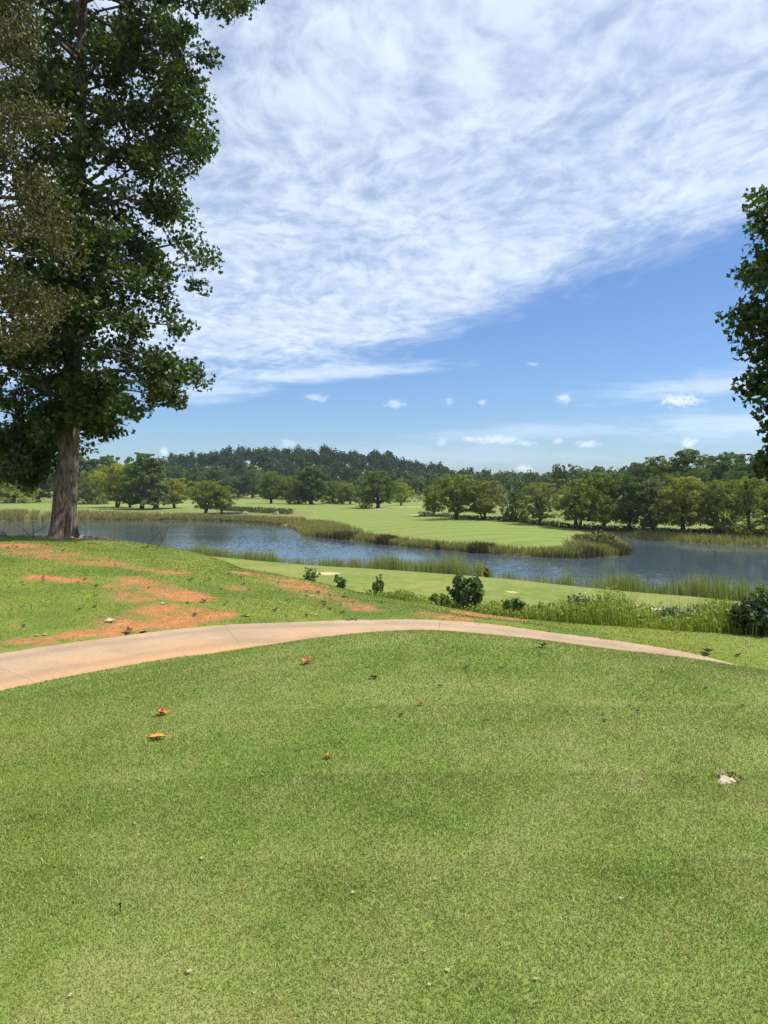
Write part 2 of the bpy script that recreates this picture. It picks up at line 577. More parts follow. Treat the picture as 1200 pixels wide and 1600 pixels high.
def m_ground():
    m, nt = material('ground_turf')
    c, pos = turf_colour(nt)
    nf = nt.noise(pos, 55, 3, 0.7)
    nm = nt.noise(pos, 4.0, 5, 0.65)
    nl = nt.noise(pos, 0.035, 4, 0.6)
    zone = nt.attr('zone', 'Vector')        # x: rough mound, y: far field, z: soil
    zs = nt.n('ShaderNodeSeparateXYZ')
    nt.plug(zs.inputs[0], zone)
    mound, field, soil = zs.outputs
    moundc = nt.mix(nt.rng(nm, 0.3, 0.7), (0.130, 0.185, 0.022), (0.215, 0.235, 0.050))
    moundc = nt.mix(nt.math('MULTIPLY', nt.rng(nt.noise(pos, 0.5, 4), 0.42, 0.62), 0.75), moundc, (0.088, 0.150, 0.028))
    c = nt.mix(mound, c, moundc)
    # mown fairway with stripes lying across the line of play
    st = nt.n('ShaderNodeTexWave', wave_type='BANDS', bands_direction='Y')
    nt.plug(st.inputs['Vector'], nt.mapping(pos, rot=(0, 0, math.radians(-14))))
    st.inputs['Scale'].default_value = 0.055
    st.inputs['Distortion'].default_value = 2.2
    st.inputs['Detail'].default_value = 2
    fieldc = nt.mix(nt.rng(st.outputs['Fac'], 0.3, 0.7), (0.135, 0.205, 0.042), (0.180, 0.240, 0.060))
    fieldc = nt.mix(nt.rng(nl, 0.40, 0.66), fieldc, (0.185, 0.215, 0.055))
    fieldc = nt.mix(nt.math('MULTIPLY', nt.rng(nt.noise(pos, 0.9, 5, 0.7), 0.42, 0.68), 0.5), fieldc, (0.235, 0.255, 0.085))
    fieldc = nt.mix(nt.math('MULTIPLY', nt.rng(nt.noise(pos, 0.3, 5, 0.7), 0.50, 0.30), 0.55), fieldc, (0.098, 0.160, 0.034))
    nearlawn = nt.mix(nt.rng(nt.noise(pos, 0.16, 5, 0.65), 0.38, 0.66), (0.130, 0.190, 0.034), (0.205, 0.222, 0.058))
    psep = nt.n('ShaderNodeSeparateXYZ')
    nt.plug(psep.inputs[0], pos)
    nearlawn = nt.mix(nt.math('MULTIPLY', nt.rng(nt.noise(pos, 1.3, 5, 0.72), 0.40, 0.66), 0.6), nearlawn, (0.265, 0.255, 0.080))
    nearlawn = nt.mix(nt.math('MULTIPLY', nt.rng(nt.noise(pos, 0.6, 5, 0.7), 0.50, 0.32), 0.6), nearlawn, (0.105, 0.160, 0.030))
    fieldc = nt.mix(nt.rng(psep.outputs[1], 88, 76), fieldc, nearlawn)
    c = nt.mix(field, c, fieldc)
    roughz = nt.attr('rough')
    roughc = nt.mix(nt.rng(nt.noise(pos, 0.4, 5), 0.35, 0.68), (0.125, 0.155, 0.042), (0.215, 0.190, 0.085))
    c = nt.mix(roughz, c, roughc)
    # bare red clay worn through the grass
    sv = nt.math('ADD', soil, nt.math('MULTIPLY', nt.math('SUBTRACT', nm, 0.5), 1.3))
    sv = nt.math('ADD', sv, nt.math('MULTIPLY', nt.math('SUBTRACT', nf, 0.5), 1.3))
    clay = nt.mix(nt.rng(nt.noise(pos, 7, 5, 0.7), 0.3, 0.7), (0.36, 0.130, 0.045), (0.46, 0.215, 0.085))
    clay = nt.mix(nt.math('MULTIPLY', nt.rng(nf, 0.55, 0.75), 0.5), clay, (0.24, 0.19, 0.06))
    c = nt.mix(nt.math('MULTIPLY', nt.rng(sv, 0.10, 0.42), 0.85), c, (0.215, 0.165, 0.060))
    c = nt.mix(nt.rng(sv, 0.30, 0.74), c, clay)
    # pale sand (bunkers, worn strip by the shore)
    sand = nt.attr('sand')
    sandv = nt.math('ADD', sand, nt.math('MULTIPLY', nt.math('SUBTRACT', nm, 0.5), 0.5))
    c = nt.mix(nt.rng(sandv, 0.42, 0.6), c, nt.mix(nf, (0.46, 0.32, 0.18), (0.58, 0.45, 0.29)))
    c = nt.mix(nt.math('MULTIPLY', nt.rng(nf, 0.58, 0.40), 0.35), c, nt.mix(1.0, c, (0.45, 0.5, 0.4), 'MULTIPLY'))
    wet = nt.attr('wet')
    c = nt.mix(wet, c, (0.10, 0.075, 0.035))
    hb = nt.math('ADD', nf, nt.math('MULTIPLY', nt.noise(pos, 14, 3), 1.2))
    finish(nt, c, 0.95, hb, 0.55, 0.02, 0.1)
    return m


M_GROUND = m_ground()


RIPPLE = 0.26


def m_water():
    m, nt = material('lake_water')
    pos = nt.n('ShaderNodeNewGeometry').outputs['Position']
    p1 = nt.mapping(pos, rot=(0, 0, 0.25), scale=(0.55, 1.0, 1))
    slopes = None                                    # slope of the ripples, from two wave lengths
    for sc0, amt in ((1.6, 0.30), (5.0, 0.8), (13.0, 0.9)):
        nz = nt.n('ShaderNodeTexNoise')
        nt.plug(nz.inputs['Vector'], p1)
        nz.inputs['Scale'].default_value = sc0
        nz.inputs['Detail'].default_value = 2
        v_ = nt.mapping(nt.vmath('SUBTRACT', nz.outputs['Color'], (0.5, 0.5, 0.5)), scale=(amt, amt, 0))
        slopes = v_ if slopes is None else nt.vmath('ADD', slopes, v_)
    calm = nt.rng(nt.noise(nt.mapping(pos, scale=(0.018, 0.05, 1)), 1.0, 3), 0.36, 0.62, 0.35, 1.0)
    calm = nt.math('MULTIPLY', calm, nt.rng(nt.attr('shelter'), 0.15, 0.85, 1.0, 0.10))
    p = nt.n('ShaderNodeBsdfPrincipled')
    p.inputs['Base Color'].default_value = (0.054, 0.078, 0.096, 1)
    p.inputs['Roughness'].default_value = 0.04
    p.inputs['IOR'].default_value = 1.40
    amp = nt.n('ShaderNodeCombineXYZ')
    for i in range(2):
        nt.plug(amp.inputs[i], nt.math('MULTIPLY', calm, RIPPLE))
    nrm = nt.vmath('NORMALIZE', nt.vmath('ADD', nt.vmath('MULTIPLY', slopes, amp.outputs[0]), (0, 0, 1)))
    nt.t.links.new(nrm, p.inputs['Normal'])
    o = nt.n('ShaderNodeOutputMaterial')
    nt.t.links.new(p.outputs[0], o.inputs[0])
    return m


M_WATER = m_water()


def m_path():
    m, nt = material('clay_stained_concrete')
    pos = nt.n('ShaderNodeNewGeometry').outputs['Position']
    lat = nt.attr('lat')
    n1 = nt.noise(pos, 1.3, 5, 0.6)
    n2 = nt.noise(pos, 60, 3, 0.7)
    n3 = nt.noise(pos, 9, 4, 0.7)
    n4 = nt.noise(pos, 24, 4, 0.75)
    c = nt.mix(nt.rng(n1, 0.35, 0.65), (0.315, 0.225, 0.140), (0.39, 0.285, 0.185))
    stain = nt.math('ADD', nt.math('MULTIPLY', lat, -0.55), nt.math('MULTIPLY', nt.math('SUBTRACT', n1, 0.5), 1.6))
    c = nt.mix(nt.math('MULTIPLY', nt.rng(stain, -0.25, 0.6), 0.85), c, (0.44, 0.250, 0.115))
    c = nt.mix(nt.math('MULTIPLY', nt.rng(n3, 0.52, 0.75), 0.35), c, (0.30, 0.20, 0.13))
    c = nt.mix(nt.math('MULTIPLY', nt.rng(n2, 0.5, 0.75), 0.3), c, (0.25, 0.19, 0.14))
    tyre = nt.math('ADD', lat, nt.math('MULTIPLY', nt.math('SUBTRACT', n1, 0.5), 0.35))
    tyre = nt.math('SUBTRACT', 1.0, nt.rng(nt.math('ABSOLUTE', nt.math('SUBTRACT', nt.math('ABSOLUTE', tyre), 0.52)), 0.05, 0.22))
    c = nt.mix(nt.math('MULTIPLY', tyre, 0.32), c, (0.20, 0.145, 0.10))
    c = nt.mix(nt.math('MULTIPLY', nt.rng(n4, 0.5, 0.7), 0.45), c, (0.22, 0.155, 0.10))
    c = nt.mix(nt.math('MULTIPLY', nt.rng(n4, 0.46, 0.3), 0.4), c, (0.50, 0.40, 0.28))
    finish(nt, c, 0.9, nt.math('ADD', n2, n3), 0.3, 0.006, 0.2)
    return m


M_PATH = m_path()


def m_bark(name, dark, light, scale=1.0):
    m, nt = material(name)
    tc_ = nt.n('ShaderNodeTexCoord').outputs['Object']
    p = nt.mapping(tc_, scale=(1, 1, 0.22))
    n1 = nt.noise(p, 9 * scale, 6, 0.7, 0.6)
    n2 = nt.noise(tc_, 1.1 * scale, 4, 0.6)
    n3 = nt.noise(p, 30 * scale, 3, 0.7)
    c = nt.mix(nt.rng(n1, 0.36, 0.62), dark, light)
    c = nt.mix(nt.math('MULTIPLY', nt.rng(n2, 0.5, 0.72), 0.6), c, tuple(min(1, x * 1.5 + 0.03) for x in light))
    finish(nt, c, 0.92, nt.math('ADD', nt.math('MULTIPLY', n1, 2.0), nt.math('MULTIPLY', n3, 0.6)), 0.9, 0.03, 0.15)
    return m


M_BARK_BIG = m_bark('furrowed_grey_bark', (0.060, 0.042, 0.032), (0.215, 0.165, 0.130))
M_BARK = m_bark('dark_bark', (0.035, 0.028, 0.022), (0.085, 0.070, 0.055), 2.0)
M_BARK_PALE = m_bark('bleached_dead_wood', (0.30, 0.28, 0.25), (0.50, 0.47, 0.43), 2.0)
M_STEM = leafy('green_stem', (0.10, 0.13, 0.04), 0.2, 0.1)
M_LEAF_BIG = leafy('broad_green_leaf', (0.047, 0.082, 0.015), 0.6, 0.32, 0.45, 0.34, warm=(0.16, 0.15, 0.02), warmth=0.06)
M_LEAF_BROWN = leafy('bronze_green_leaf', (0.078, 0.078, 0.018), 0.65, 0.28, 0.5, 0.35, warm=(0.16, 0.09, 0.03), warmth=0.25)
M_LEAF_FAR = leafy('tree_leaf', (0.06, 0.09, 0.02), 0.45, 0.38, 0.6, 0.2, use_obj=True)
M_REED = leafy('reed_blade', (0.205, 0.265, 0.075), 0.45, 0.35, 0.6, 0.2, use_obj=False, warm=(0.40, 0.30, 0.15), warmth=0.36)
M_REED_TAN = leafy('dry_reed_blade', (0.215, 0.225, 0.070), 0.45, 0.35, 0.6, 0.2, warm=(0.34, 0.25, 0.12), warmth=0.5)
M_SEDGE = leafy('dark_sedge_blade', (0.085, 0.068, 0.040), 0.45, 0.2, 0.7, 0.1, warm=(0.13, 0.14, 0.04), warmth=0.4)
M_MEADOW = leafy('dry_meadow_blade', (0.30, 0.225, 0.115), 0.35, 0.3, 0.7, 0.1, warm=(0.19, 0.20, 0.06), warmth=0.4)
M_WEED = leafy('weed_leaf', (0.205, 0.265, 0.050), 0.45, 0.4, 0.6, 0.2, warm=(0.36, 0.33, 0.08), warmth=0.3)
M_SHRUB = leafy('plant_leaf', (0.05, 0.08, 0.025), 0.45, 0.25, 0.5, 0.3, use_obj=True)


def flat(name, col, rough=0.7, n=40, vary=0.25):
    m, nt = material(name)
    tc_ = nt.n('ShaderNodeTexCoord').outputs['Object']
    c = nt.mix(nt.noise(tc_, n, 4), tuple(x * (1 - vary) for x in col), tuple(min(1, x * (1 + vary)) for x in col))
    finish(nt, c, rough, nt.noise(tc_, n * 2, 3), 0.3, 0.01, 0.2)
    return m


M_FLOWER = flat('white_flower', (0.62, 0.62, 0.52), 0.7)
M_STONE = flat('grey_stone', (0.24, 0.225, 0.20), 0.9, 8)
M_SAND = flat('pale_sand', (0.42, 0.34, 0.24), 0.95, 60)
M_WHITE = flat('white_paint', (0.75, 0.75, 0.72), 0.6, 3, 0.06)
M_ROOF = flat('grey_roof', (0.12, 0.12, 0.125), 0.85, 4)
M_DARKPLASTIC = flat('dark_tee_peg', (0.03, 0.035, 0.05), 0.5)


def m_turf_blade():
    m, nt = material('turf_blade')
    c, pos = turf_colour(nt)
    tint = nt.attr('tint')
    c = nt.mix(nt.rng(tint, 0.0, 0.55), nt.mix(1.0, c, (0.54, 0.60, 0.48), 'MULTIPLY'), c)
    c = nt.mix(nt.rng(tint, 0.93, 1.0), c, (0.36, 0.35, 0.20))
    c = nt.mix(1.0, c, (1.68, 1.50, 1.52), 'MULTIPLY')
    d = nt.n('ShaderNodeBsdfPrincipled')
    nt.plug(d.inputs['Base Color'], c)
    d.inputs['Roughness'].default_value = 0.6
    d.inputs['Specular IOR Level'].default_value = 0.25
    t = nt.n('ShaderNodeBsdfTranslucent')
    nt.plug(t.inputs[0], c)
    mx = nt.n('ShaderNodeMixShader')
    mx.inputs[0].default_value = 0.3
    nt.t.links.new(d.outputs[0], mx.inputs[1])
    nt.t.links.new(t.outputs[0], mx.inputs[2])
    o = nt.n('ShaderNodeOutputMaterial')
    nt.t.links.new(mx.outputs[0], o.inputs[0])
    return m


M_TURF = m_turf_blade()
def m_mound_blade():
    m, nt = material('rough_grass_blade')
    pos = nt.n('ShaderNodeNewGeometry').outputs['Position']
    tint = nt.attr('tint')
    c = nt.mix(nt.rng(nt.noise(pos, 1.2, 5, 0.65), 0.33, 0.67), (0.175, 0.230, 0.030), (0.290, 0.295, 0.066))
    c = nt.mix(nt.math('MULTIPLY', nt.rng(nt.noise(pos, 0.45, 4), 0.45, 0.62), 0.8), c, (0.092, 0.160, 0.028))
    c = nt.mix(nt.rng(tint, 0.0, 0.5), nt.mix(1.0, c, (0.7, 0.75, 0.6), 'MULTIPLY'), c)
    c = nt.mix(nt.rng(tint, 0.80, 1.0), c, (0.36, 0.31, 0.12))
    d = nt.n('ShaderNodeBsdfPrincipled')
    nt.plug(d.inputs['Base Color'], c)
    d.inputs['Roughness'].default_value = 0.6
    d.inputs['Specular IOR Level'].default_value = 0.2
    t = nt.n('ShaderNodeBsdfTranslucent')
    nt.plug(t.inputs[0], c)
    mx = nt.n('ShaderNodeMixShader')
    mx.inputs[0].default_value = 0.3
    nt.t.links.new(d.outputs[0], mx.inputs[1])
    nt.t.links.new(t.outputs[0], mx.inputs[2])
    o = nt.n('ShaderNodeOutputMaterial')
    nt.t.links.new(mx.outputs[0], o.inputs[0])
    return m


M_MOUNDBLADE = m_mound_blade()

# ------------------------------------------------------------------ the ground: one sheet out to the horizon
nr, nc = GX.shape
idx = np.arange(nr * nc).reshape(nr, nc)
gf = np.stack([idx[:-1, :-1], idx[:-1, 1:], idx[1:, 1:], idx[1:, :-1]], -1).reshape(-1, 4)

# zones, by plan position
du_g = np.full(len(gx), 100.0)
nr_ = gy < 75
du_g[nr_] = sdist(gx[nr_], gy[nr_], UPLAND)
side = np.interp(gx, PATH[:, 0], PATH[:, 1])
beyond_path = ((gy > side) & (du_g < 2)).astype(float)
mound_z = beyond_path * smooth01(-gx + 8, 0, 4)
tee_out = smooth01(-(gx + 0.75 * 0) - 1.2 + 0.25 * vnoise(gx, gy, 1.5, 77), 0, 1.2) * (gy < side) * (gy < 12)
mound_z = np.maximum(mound_z, 0.45 * tee_out)
field_z = smooth01(du_g, 2, 6)
# rough along shores and under the trees
rough_z = np.where(du_g > 1, np.exp(-np.maximum(dl_g, 0) / 2.2), 0)
right_rough = inside(gx, gy, np.array([on_level(660, 806, 1), on_level(820, 815, 1), on_level(960, 833, 1), on_level(1300, 842, 1), on_level(1500, 800, 1), on_level(700, 785, 1)]))
rough_z = np.maximum(rough_z, 0.35 * right_rough)
left_meadow = (gx < -18) & (gy > 150) & (dl_g < 30)
rough_z = np.maximum(rough_z, np.where(left_meadow, 0.8, 0))
rough_z = np.maximum(rough_z, np.where(gy > 380, 0.5, 0))
rough_z = np.maximum(rough_z, np.where((du_g > 0.3) & (du_g < 5) & (gx > -3) & (gy < 40), 0.8, 0))

soil = np.zeros(len(gx))
near_m = (gy < 45) & (np.abs(gx) < 40)


def worn(points, rad, amt=1.0):
    """a worn clay strip: places of the photograph on the ground, each with a width"""
    pts = np.array([ground(*p)[:2] for p in points])
    d, par = seg_dist(gx[near_m], gy[near_m], pts, False)
    r = np.interp(par, np.arange(len(rad)), rad)
    soil[near_m] = np.maximum(soil[near_m], amt * (1 - smooth01(d / r, 0.35, 1.35)))


worn([(225, 972), (270, 962), (345, 960)], [.8, 1.15, .4], .74)
worn([(0, 1013), (110, 993), (180, 985), (240, 975)], [.4, .32, .42, .6], .62)
worn([(200, 902), (250, 918), (300, 934)], [.35, .6, .5], .66)
worn([(225, 887), (268, 893)], [.45, .65], .62)
worn([(180, 915), (215, 935)], [.3, .5], .42)
worn([(60, 902), (125, 907)], [.42, .35], .60)
worn([(0, 852), (55, 862)], [1.3, .8], .62)
worn([(90, 868), (170, 880)], [1.0, .8], .42)
worn([(380, 895), (450, 908), (540, 940), (570, 951)], [.4, .7, .5, .35], .52)
worn([(670, 958), (720, 970)], [.35, .3], .52)
worn([(725, 957), (770, 964), (805, 967)], [.3, .42, .3], .72)
worn([(370, 918), (385, 922)], [.4, .3], .42)
worn([(100, 840), (150, 842)], [1.0, .9], .6)

sand = np.zeros(len(gx))


def sandy(u, v, hw, hd, amt=1.0, rot=0.0):
    g = ground(u, v)
    hx = hw / FPX * g[1]
    c, s = math.cos(rot), math.sin(rot)
    X, Y = gx - g[0], gy - g[1]
    r = np.sqrt(((X * c + Y * s) / hx) ** 2 + ((-X * s + Y * c) / hd) ** 2)
    sand[:] = np.maximum(sand, amt * (1 - smooth01(r, 0.55, 1.3)))


sandy(1045, 953, 60, .65, .66, -0.62)
sandy(990, 946, 22, .5, .62, -.5)
sandy(510, 896, 26, 1.3, .8, -.2)
sandy(800, 925, 16, .8, .6)
sandy(425, 787.5, 34, 5, 1.0)
sandy(592, 795, 18, 4, 1.0)
sandy(660, 804, 26, 2.4, .9)
sandy(905, 822, 26, 1.6, .8)
sandy(820, 806, 26, 2.2, .9)
sandy(640, 792, 60, 3, .7)
sandy(1010, 836, 20, 1.0, .6)
sandy(220, 789, 130, 2.6, .9)
sandy(430, 781, 60, 3, .6)
sandy(100, 779, 40, 6, .9)
sandy(405, 776, 26, 14, .8)
wet = np.where(dl_g < 0.5, 1 - smooth01(dl_g, -0.1, 0.5), 0) * (du_g > 0)
tip = on_level(982, 862)
sand = np.maximum(sand, np.exp(-(((gx - tip[0]) / 3.2) ** 2 + ((gy - tip[1]) / 3.0) ** 2)) * (dl_g > -0.8) * 0.95)
wet = wet * (1 - smooth01(sand, .2, .5))
soil[near_m] = soil[near_m] * (1 + .75 * vnoise(gx[near_m], gy[near_m], 1.1, 131, 4)) + np.where(soil[near_m] > .02, .22 * vnoise(gx[near_m], gy[near_m], .45, 141, 3), 0)
soil[near_m] = np.clip(soil[near_m] * .93, 0, 1)
g_me = mesh('ground', np.stack([gx, gy, gzv], 1), gf, M_GROUND,
            {'zone': np.stack([mound_z, field_z, soil], 1), 'rough': np.clip(rough_z, 0, 1), 'sand': sand, 'wet': wet}, True)
tag(link('ground', g_me), kind='structure')

# ------------------------------------------------------------------ the lake
lo, hi = LAKE.min(0) - 12, LAKE.max(0) + 12
lx, ly = np.linspace(lo[0], hi[0], 110), np.linspace(lo[1], hi[1], 110)
LX, LY = np.meshgrid(lx, ly)
li = np.arange(12100).reshape(110, 110)
lf = np.stack([li[:-1, :-1], li[:-1, 1:], li[1:, 1:], li[1:, :-1]], -1).reshape(-1, 4)
cx, cy = (LX[:-1, :-1] + LX[1:, 1:]).ravel() / 2, (LY[:-1, :-1] + LY[1:, 1:]).ravel() / 2
keep = sdist(cx, cy, LAKE) < 9
bank_r = np.array([on_level(*p) for p in ((1300, 858), (1200, 853), (1120, 851), (1050, 846), (1000, 842), (968, 840))])
bank_l = np.array([on_level(*p) for p in ((440, 821), (400, 817), (340, 814), (250, 813), (150, 813), (0, 814))])
sh_r, _ = seg_dist(LX.ravel(), LY.ravel(), bank_r, False)
sh_l, _ = seg_dist(LX.ravel(), LY.ravel(), bank_l, False)
shelter = np.clip(np.maximum(1.15 - sh_r / 26, .9 - sh_l / 40), 0, 1)        # lee of the wooded banks
tag(link('lake', mesh('lake', np.stack([LX.ravel(), LY.ravel(), np.zeros(12100)], 1), lf[keep], M_WATER, {'shelter': shelter})), kind='structure')
pc = ground(358, 802)
ang = np.linspace(0, 2 * np.pi, 24, endpoint=False)
pv = np.stack([pc[0] + 4.2 * np.cos(ang), pc[1] + 5 * np.sin(ang), np.full(24, pc[2] + 0.12)], 1)
tag(link('pond', mesh('pond', pv, np.arange(24)[None, :], M_WATER)), kind='structure')

# ------------------------------------------------------------------ the cart path: concrete slabs with open joints
path_e = tag(link('cart_path', None), kind='structure')
seglen = np.concatenate([[0], np.cumsum(np.linalg.norm(np.diff(PATH, axis=0), axis=1))])
tot = seglen[-1]


def path_at(s):
    x, y, z = (np.interp(s, seglen, a) for a in (PATH[:, 0], PATH[:, 1], PATH_Z))
    e = 0.05
    tx = np.interp(s + e, seglen, PATH[:, 0]) - np.interp(s - e, seglen, PATH[:, 0])
    ty = np.interp(s + e, seglen, PATH[:, 1]) - np.interp(s - e, seglen, PATH[:, 1])
    l = np.hypot(tx, ty)
    return x, y, z, -ty / l, tx / l


joint_near = seglen[np.argmin(np.linalg.norm(PATH - on_level(30, 1061, 5.8), axis=1))]
joints = np.arange(joint_near % 3.15, tot, 3.15)
joints = np.concatenate([[0.0], joints, [tot]])
for a, b in zip(joints[:-1], joints[1:]):
    if b - a < 0.3:
        continue
    n = max(6, int((b - a) / 0.16))
    s = np.linspace(a + 0.0018, b - 0.0018, n)
    x, y, z, nx, ny = path_at(s)
    lat = np.linspace(-1, 1, 11)
    hw = PATH_HW - .02 + 0.03 * np.sin(s * 2.3) + 0.02 * np.sin(s * 5.1 + 1)
    V, L = [], []
    for l in lat:
        V.append(np.stack([x + nx * l * hw, y + ny * l * hw, z + 0.012 - 0.02 * l * l], 1))
        L.append(np.full(n, l))
    top = np.array(V)
    bot = top[[0, -1]] - np.array([0, 0, 0.12])
    allv = np.concatenate([bot[0:1], top, bot[1:2]], 0)
    nl_ = len(allv)
    ii = np.arange(nl_ * n).reshape(nl_, n)
    f = np.stack([ii[:-1, :-1], ii[:-1, 1:], ii[1:, 1:], ii[1:, :-1]], -1).reshape(-1, 4)[:, ::-1]
    ends = [ii[:, 0][None, :], ii[:, -1][::-1][None, :]]
    la = np.concatenate([[np.full(n, -1.0)], L, [np.full(n, 1.0)]]).ravel()
    link('concrete_slab', mesh('concrete_slab', allv.reshape(-1, 3), [f] + ends, M_PATH, {'lat': la}), path_e)


# ------------------------------------------------------------------ foliage and wood
def frames(n, up_bias=0.0, rng=R, dirs=None):
    """random orthonormal frames: t (length), s (width), k (normal)"""
    k = rng.normal(size=(n, 3))
    k[:, 2] += up_bias
    if dirs is not None:
        k = k + dirs
    k /= np.linalg.norm(k, axis=1)[:, None] + 1e-9
    a = rng.normal(size=(n, 3))
    t = a - (a * k).sum(1)[:, None] * k
    t /= np.linalg.norm(t, axis=1)[:, None] + 1e-9
    s = np.cross(k, t)
    return t, s, k


LOBED = np.array([(0, 0, 0), (.42, .06, .06), (.30, .42, .03), (.46, .86, .08), (.0, .74, -.03), (-.46, .86, .08), (-.30, .42, .03), (-.42, .06, .06)])
LANCE = np.array([(0, 0, 0), (.26, .38, .07), (0, 1, -.06), (-.26, .38, .07)])
OVAL = np.array([(0, 0, 0), (.42, .45, .10), (0, 1, -.05), (-.42, .45, .10)])


def leaves(cent, size, shape, rng=R, up=0.6, dirs=None, droop=0.0):
    n = len(cent)
    t, s, k = frames(n, up, rng, dirs)
    if droop:
        t = t + np.array([0, 0, -droop])
        t /= np.linalg.norm(t, axis=1)[:, None]
        s = np.cross(k, t)
        s /= np.linalg.norm(s, axis=1)[:, None] + 1e-9
        k = np.cross(t, s)
    sz = size * rng.uniform(0.65, 1.3, n)
    kk = len(shape)
    v = cent[:, None, :] + sz[:, None, None] * (shape[None, :, 0:1] * s[:, None, :] + (shape[None, :, 1:2] - 0.5) * t[:, None, :] + shape[None, :, 2:3] * k[:, None, :])
    f = np.arange(n * kk).reshape(n, kk)
    tint = np.repeat(rng.uniform(0, 1, n), kk)
    hue = np.repeat(rng.uniform(0, 1, n), kk)
    return v.reshape(-1, 3), f, tint, hue


def tube(pts, rad, sides=6):
    pts = np.asarray(pts, float)
    rad = np.asarray(rad, float)
    n = len(pts)
    d = np.gradient(pts, axis=0)
    d /= np.linalg.norm(d, axis=1)[:, None] + 1e-9
    ref = np.array([0.0, 1, 0]) if abs(d[0][1]) < 0.8 else np.array([1.0, 0, 0])
    a = np.cross(d, ref)
    a /= np.linalg.norm(a, axis=1)[:, None] + 1e-9
    b = np.cross(d, a)
    th = np.linspace(0, 2 * np.pi, sides, endpoint=False)
    v = pts[:, None, :] + rad[:, None, None] * (np.cos(th)[None, :, None] * a[:, None, :] + np.sin(th)[None, :, None] * b[:, None, :])
    i = np.arange(n * sides).reshape(n, sides)
    j = np.roll(i, -1, 1)
    f = np.stack([i[:-1], j[:-1], j[1:], i[1:]], -1).reshape(-1, 4)
    return v.reshape(-1, 3), f


class Wood:
    def __init__(self):
        self.v, self.f, self.n = [], [], 0

    def add(self, pts, rad, sides=6):
        v, f = tube(pts, rad, sides)
        self.v.append(v)
        self.f.append(f + self.n)
        self.n += len(v)

    def mesh(self, name, mat):
        return mesh(name, np.concatenate(self.v), np.concatenate(self.f), mat, None, True)


def bend(a, b, sag, rng, n=6, wob=0.05):
    """points from a to b with a rise or sag and some wobble"""
    a, b = np.asarray(a, float), np.asarray(b, float)
    t = np.linspace(0, 1, n)[:, None]
    L = np.linalg.norm(b - a)
    p = a + (b - a) * t
    p[:, 2] += (sag * L * np.sin(np.pi * t[:, 0]))
    w = rng.normal(size=(n, 3)) * wob * L
    w[0] = w[-1] = 0
    return p + w


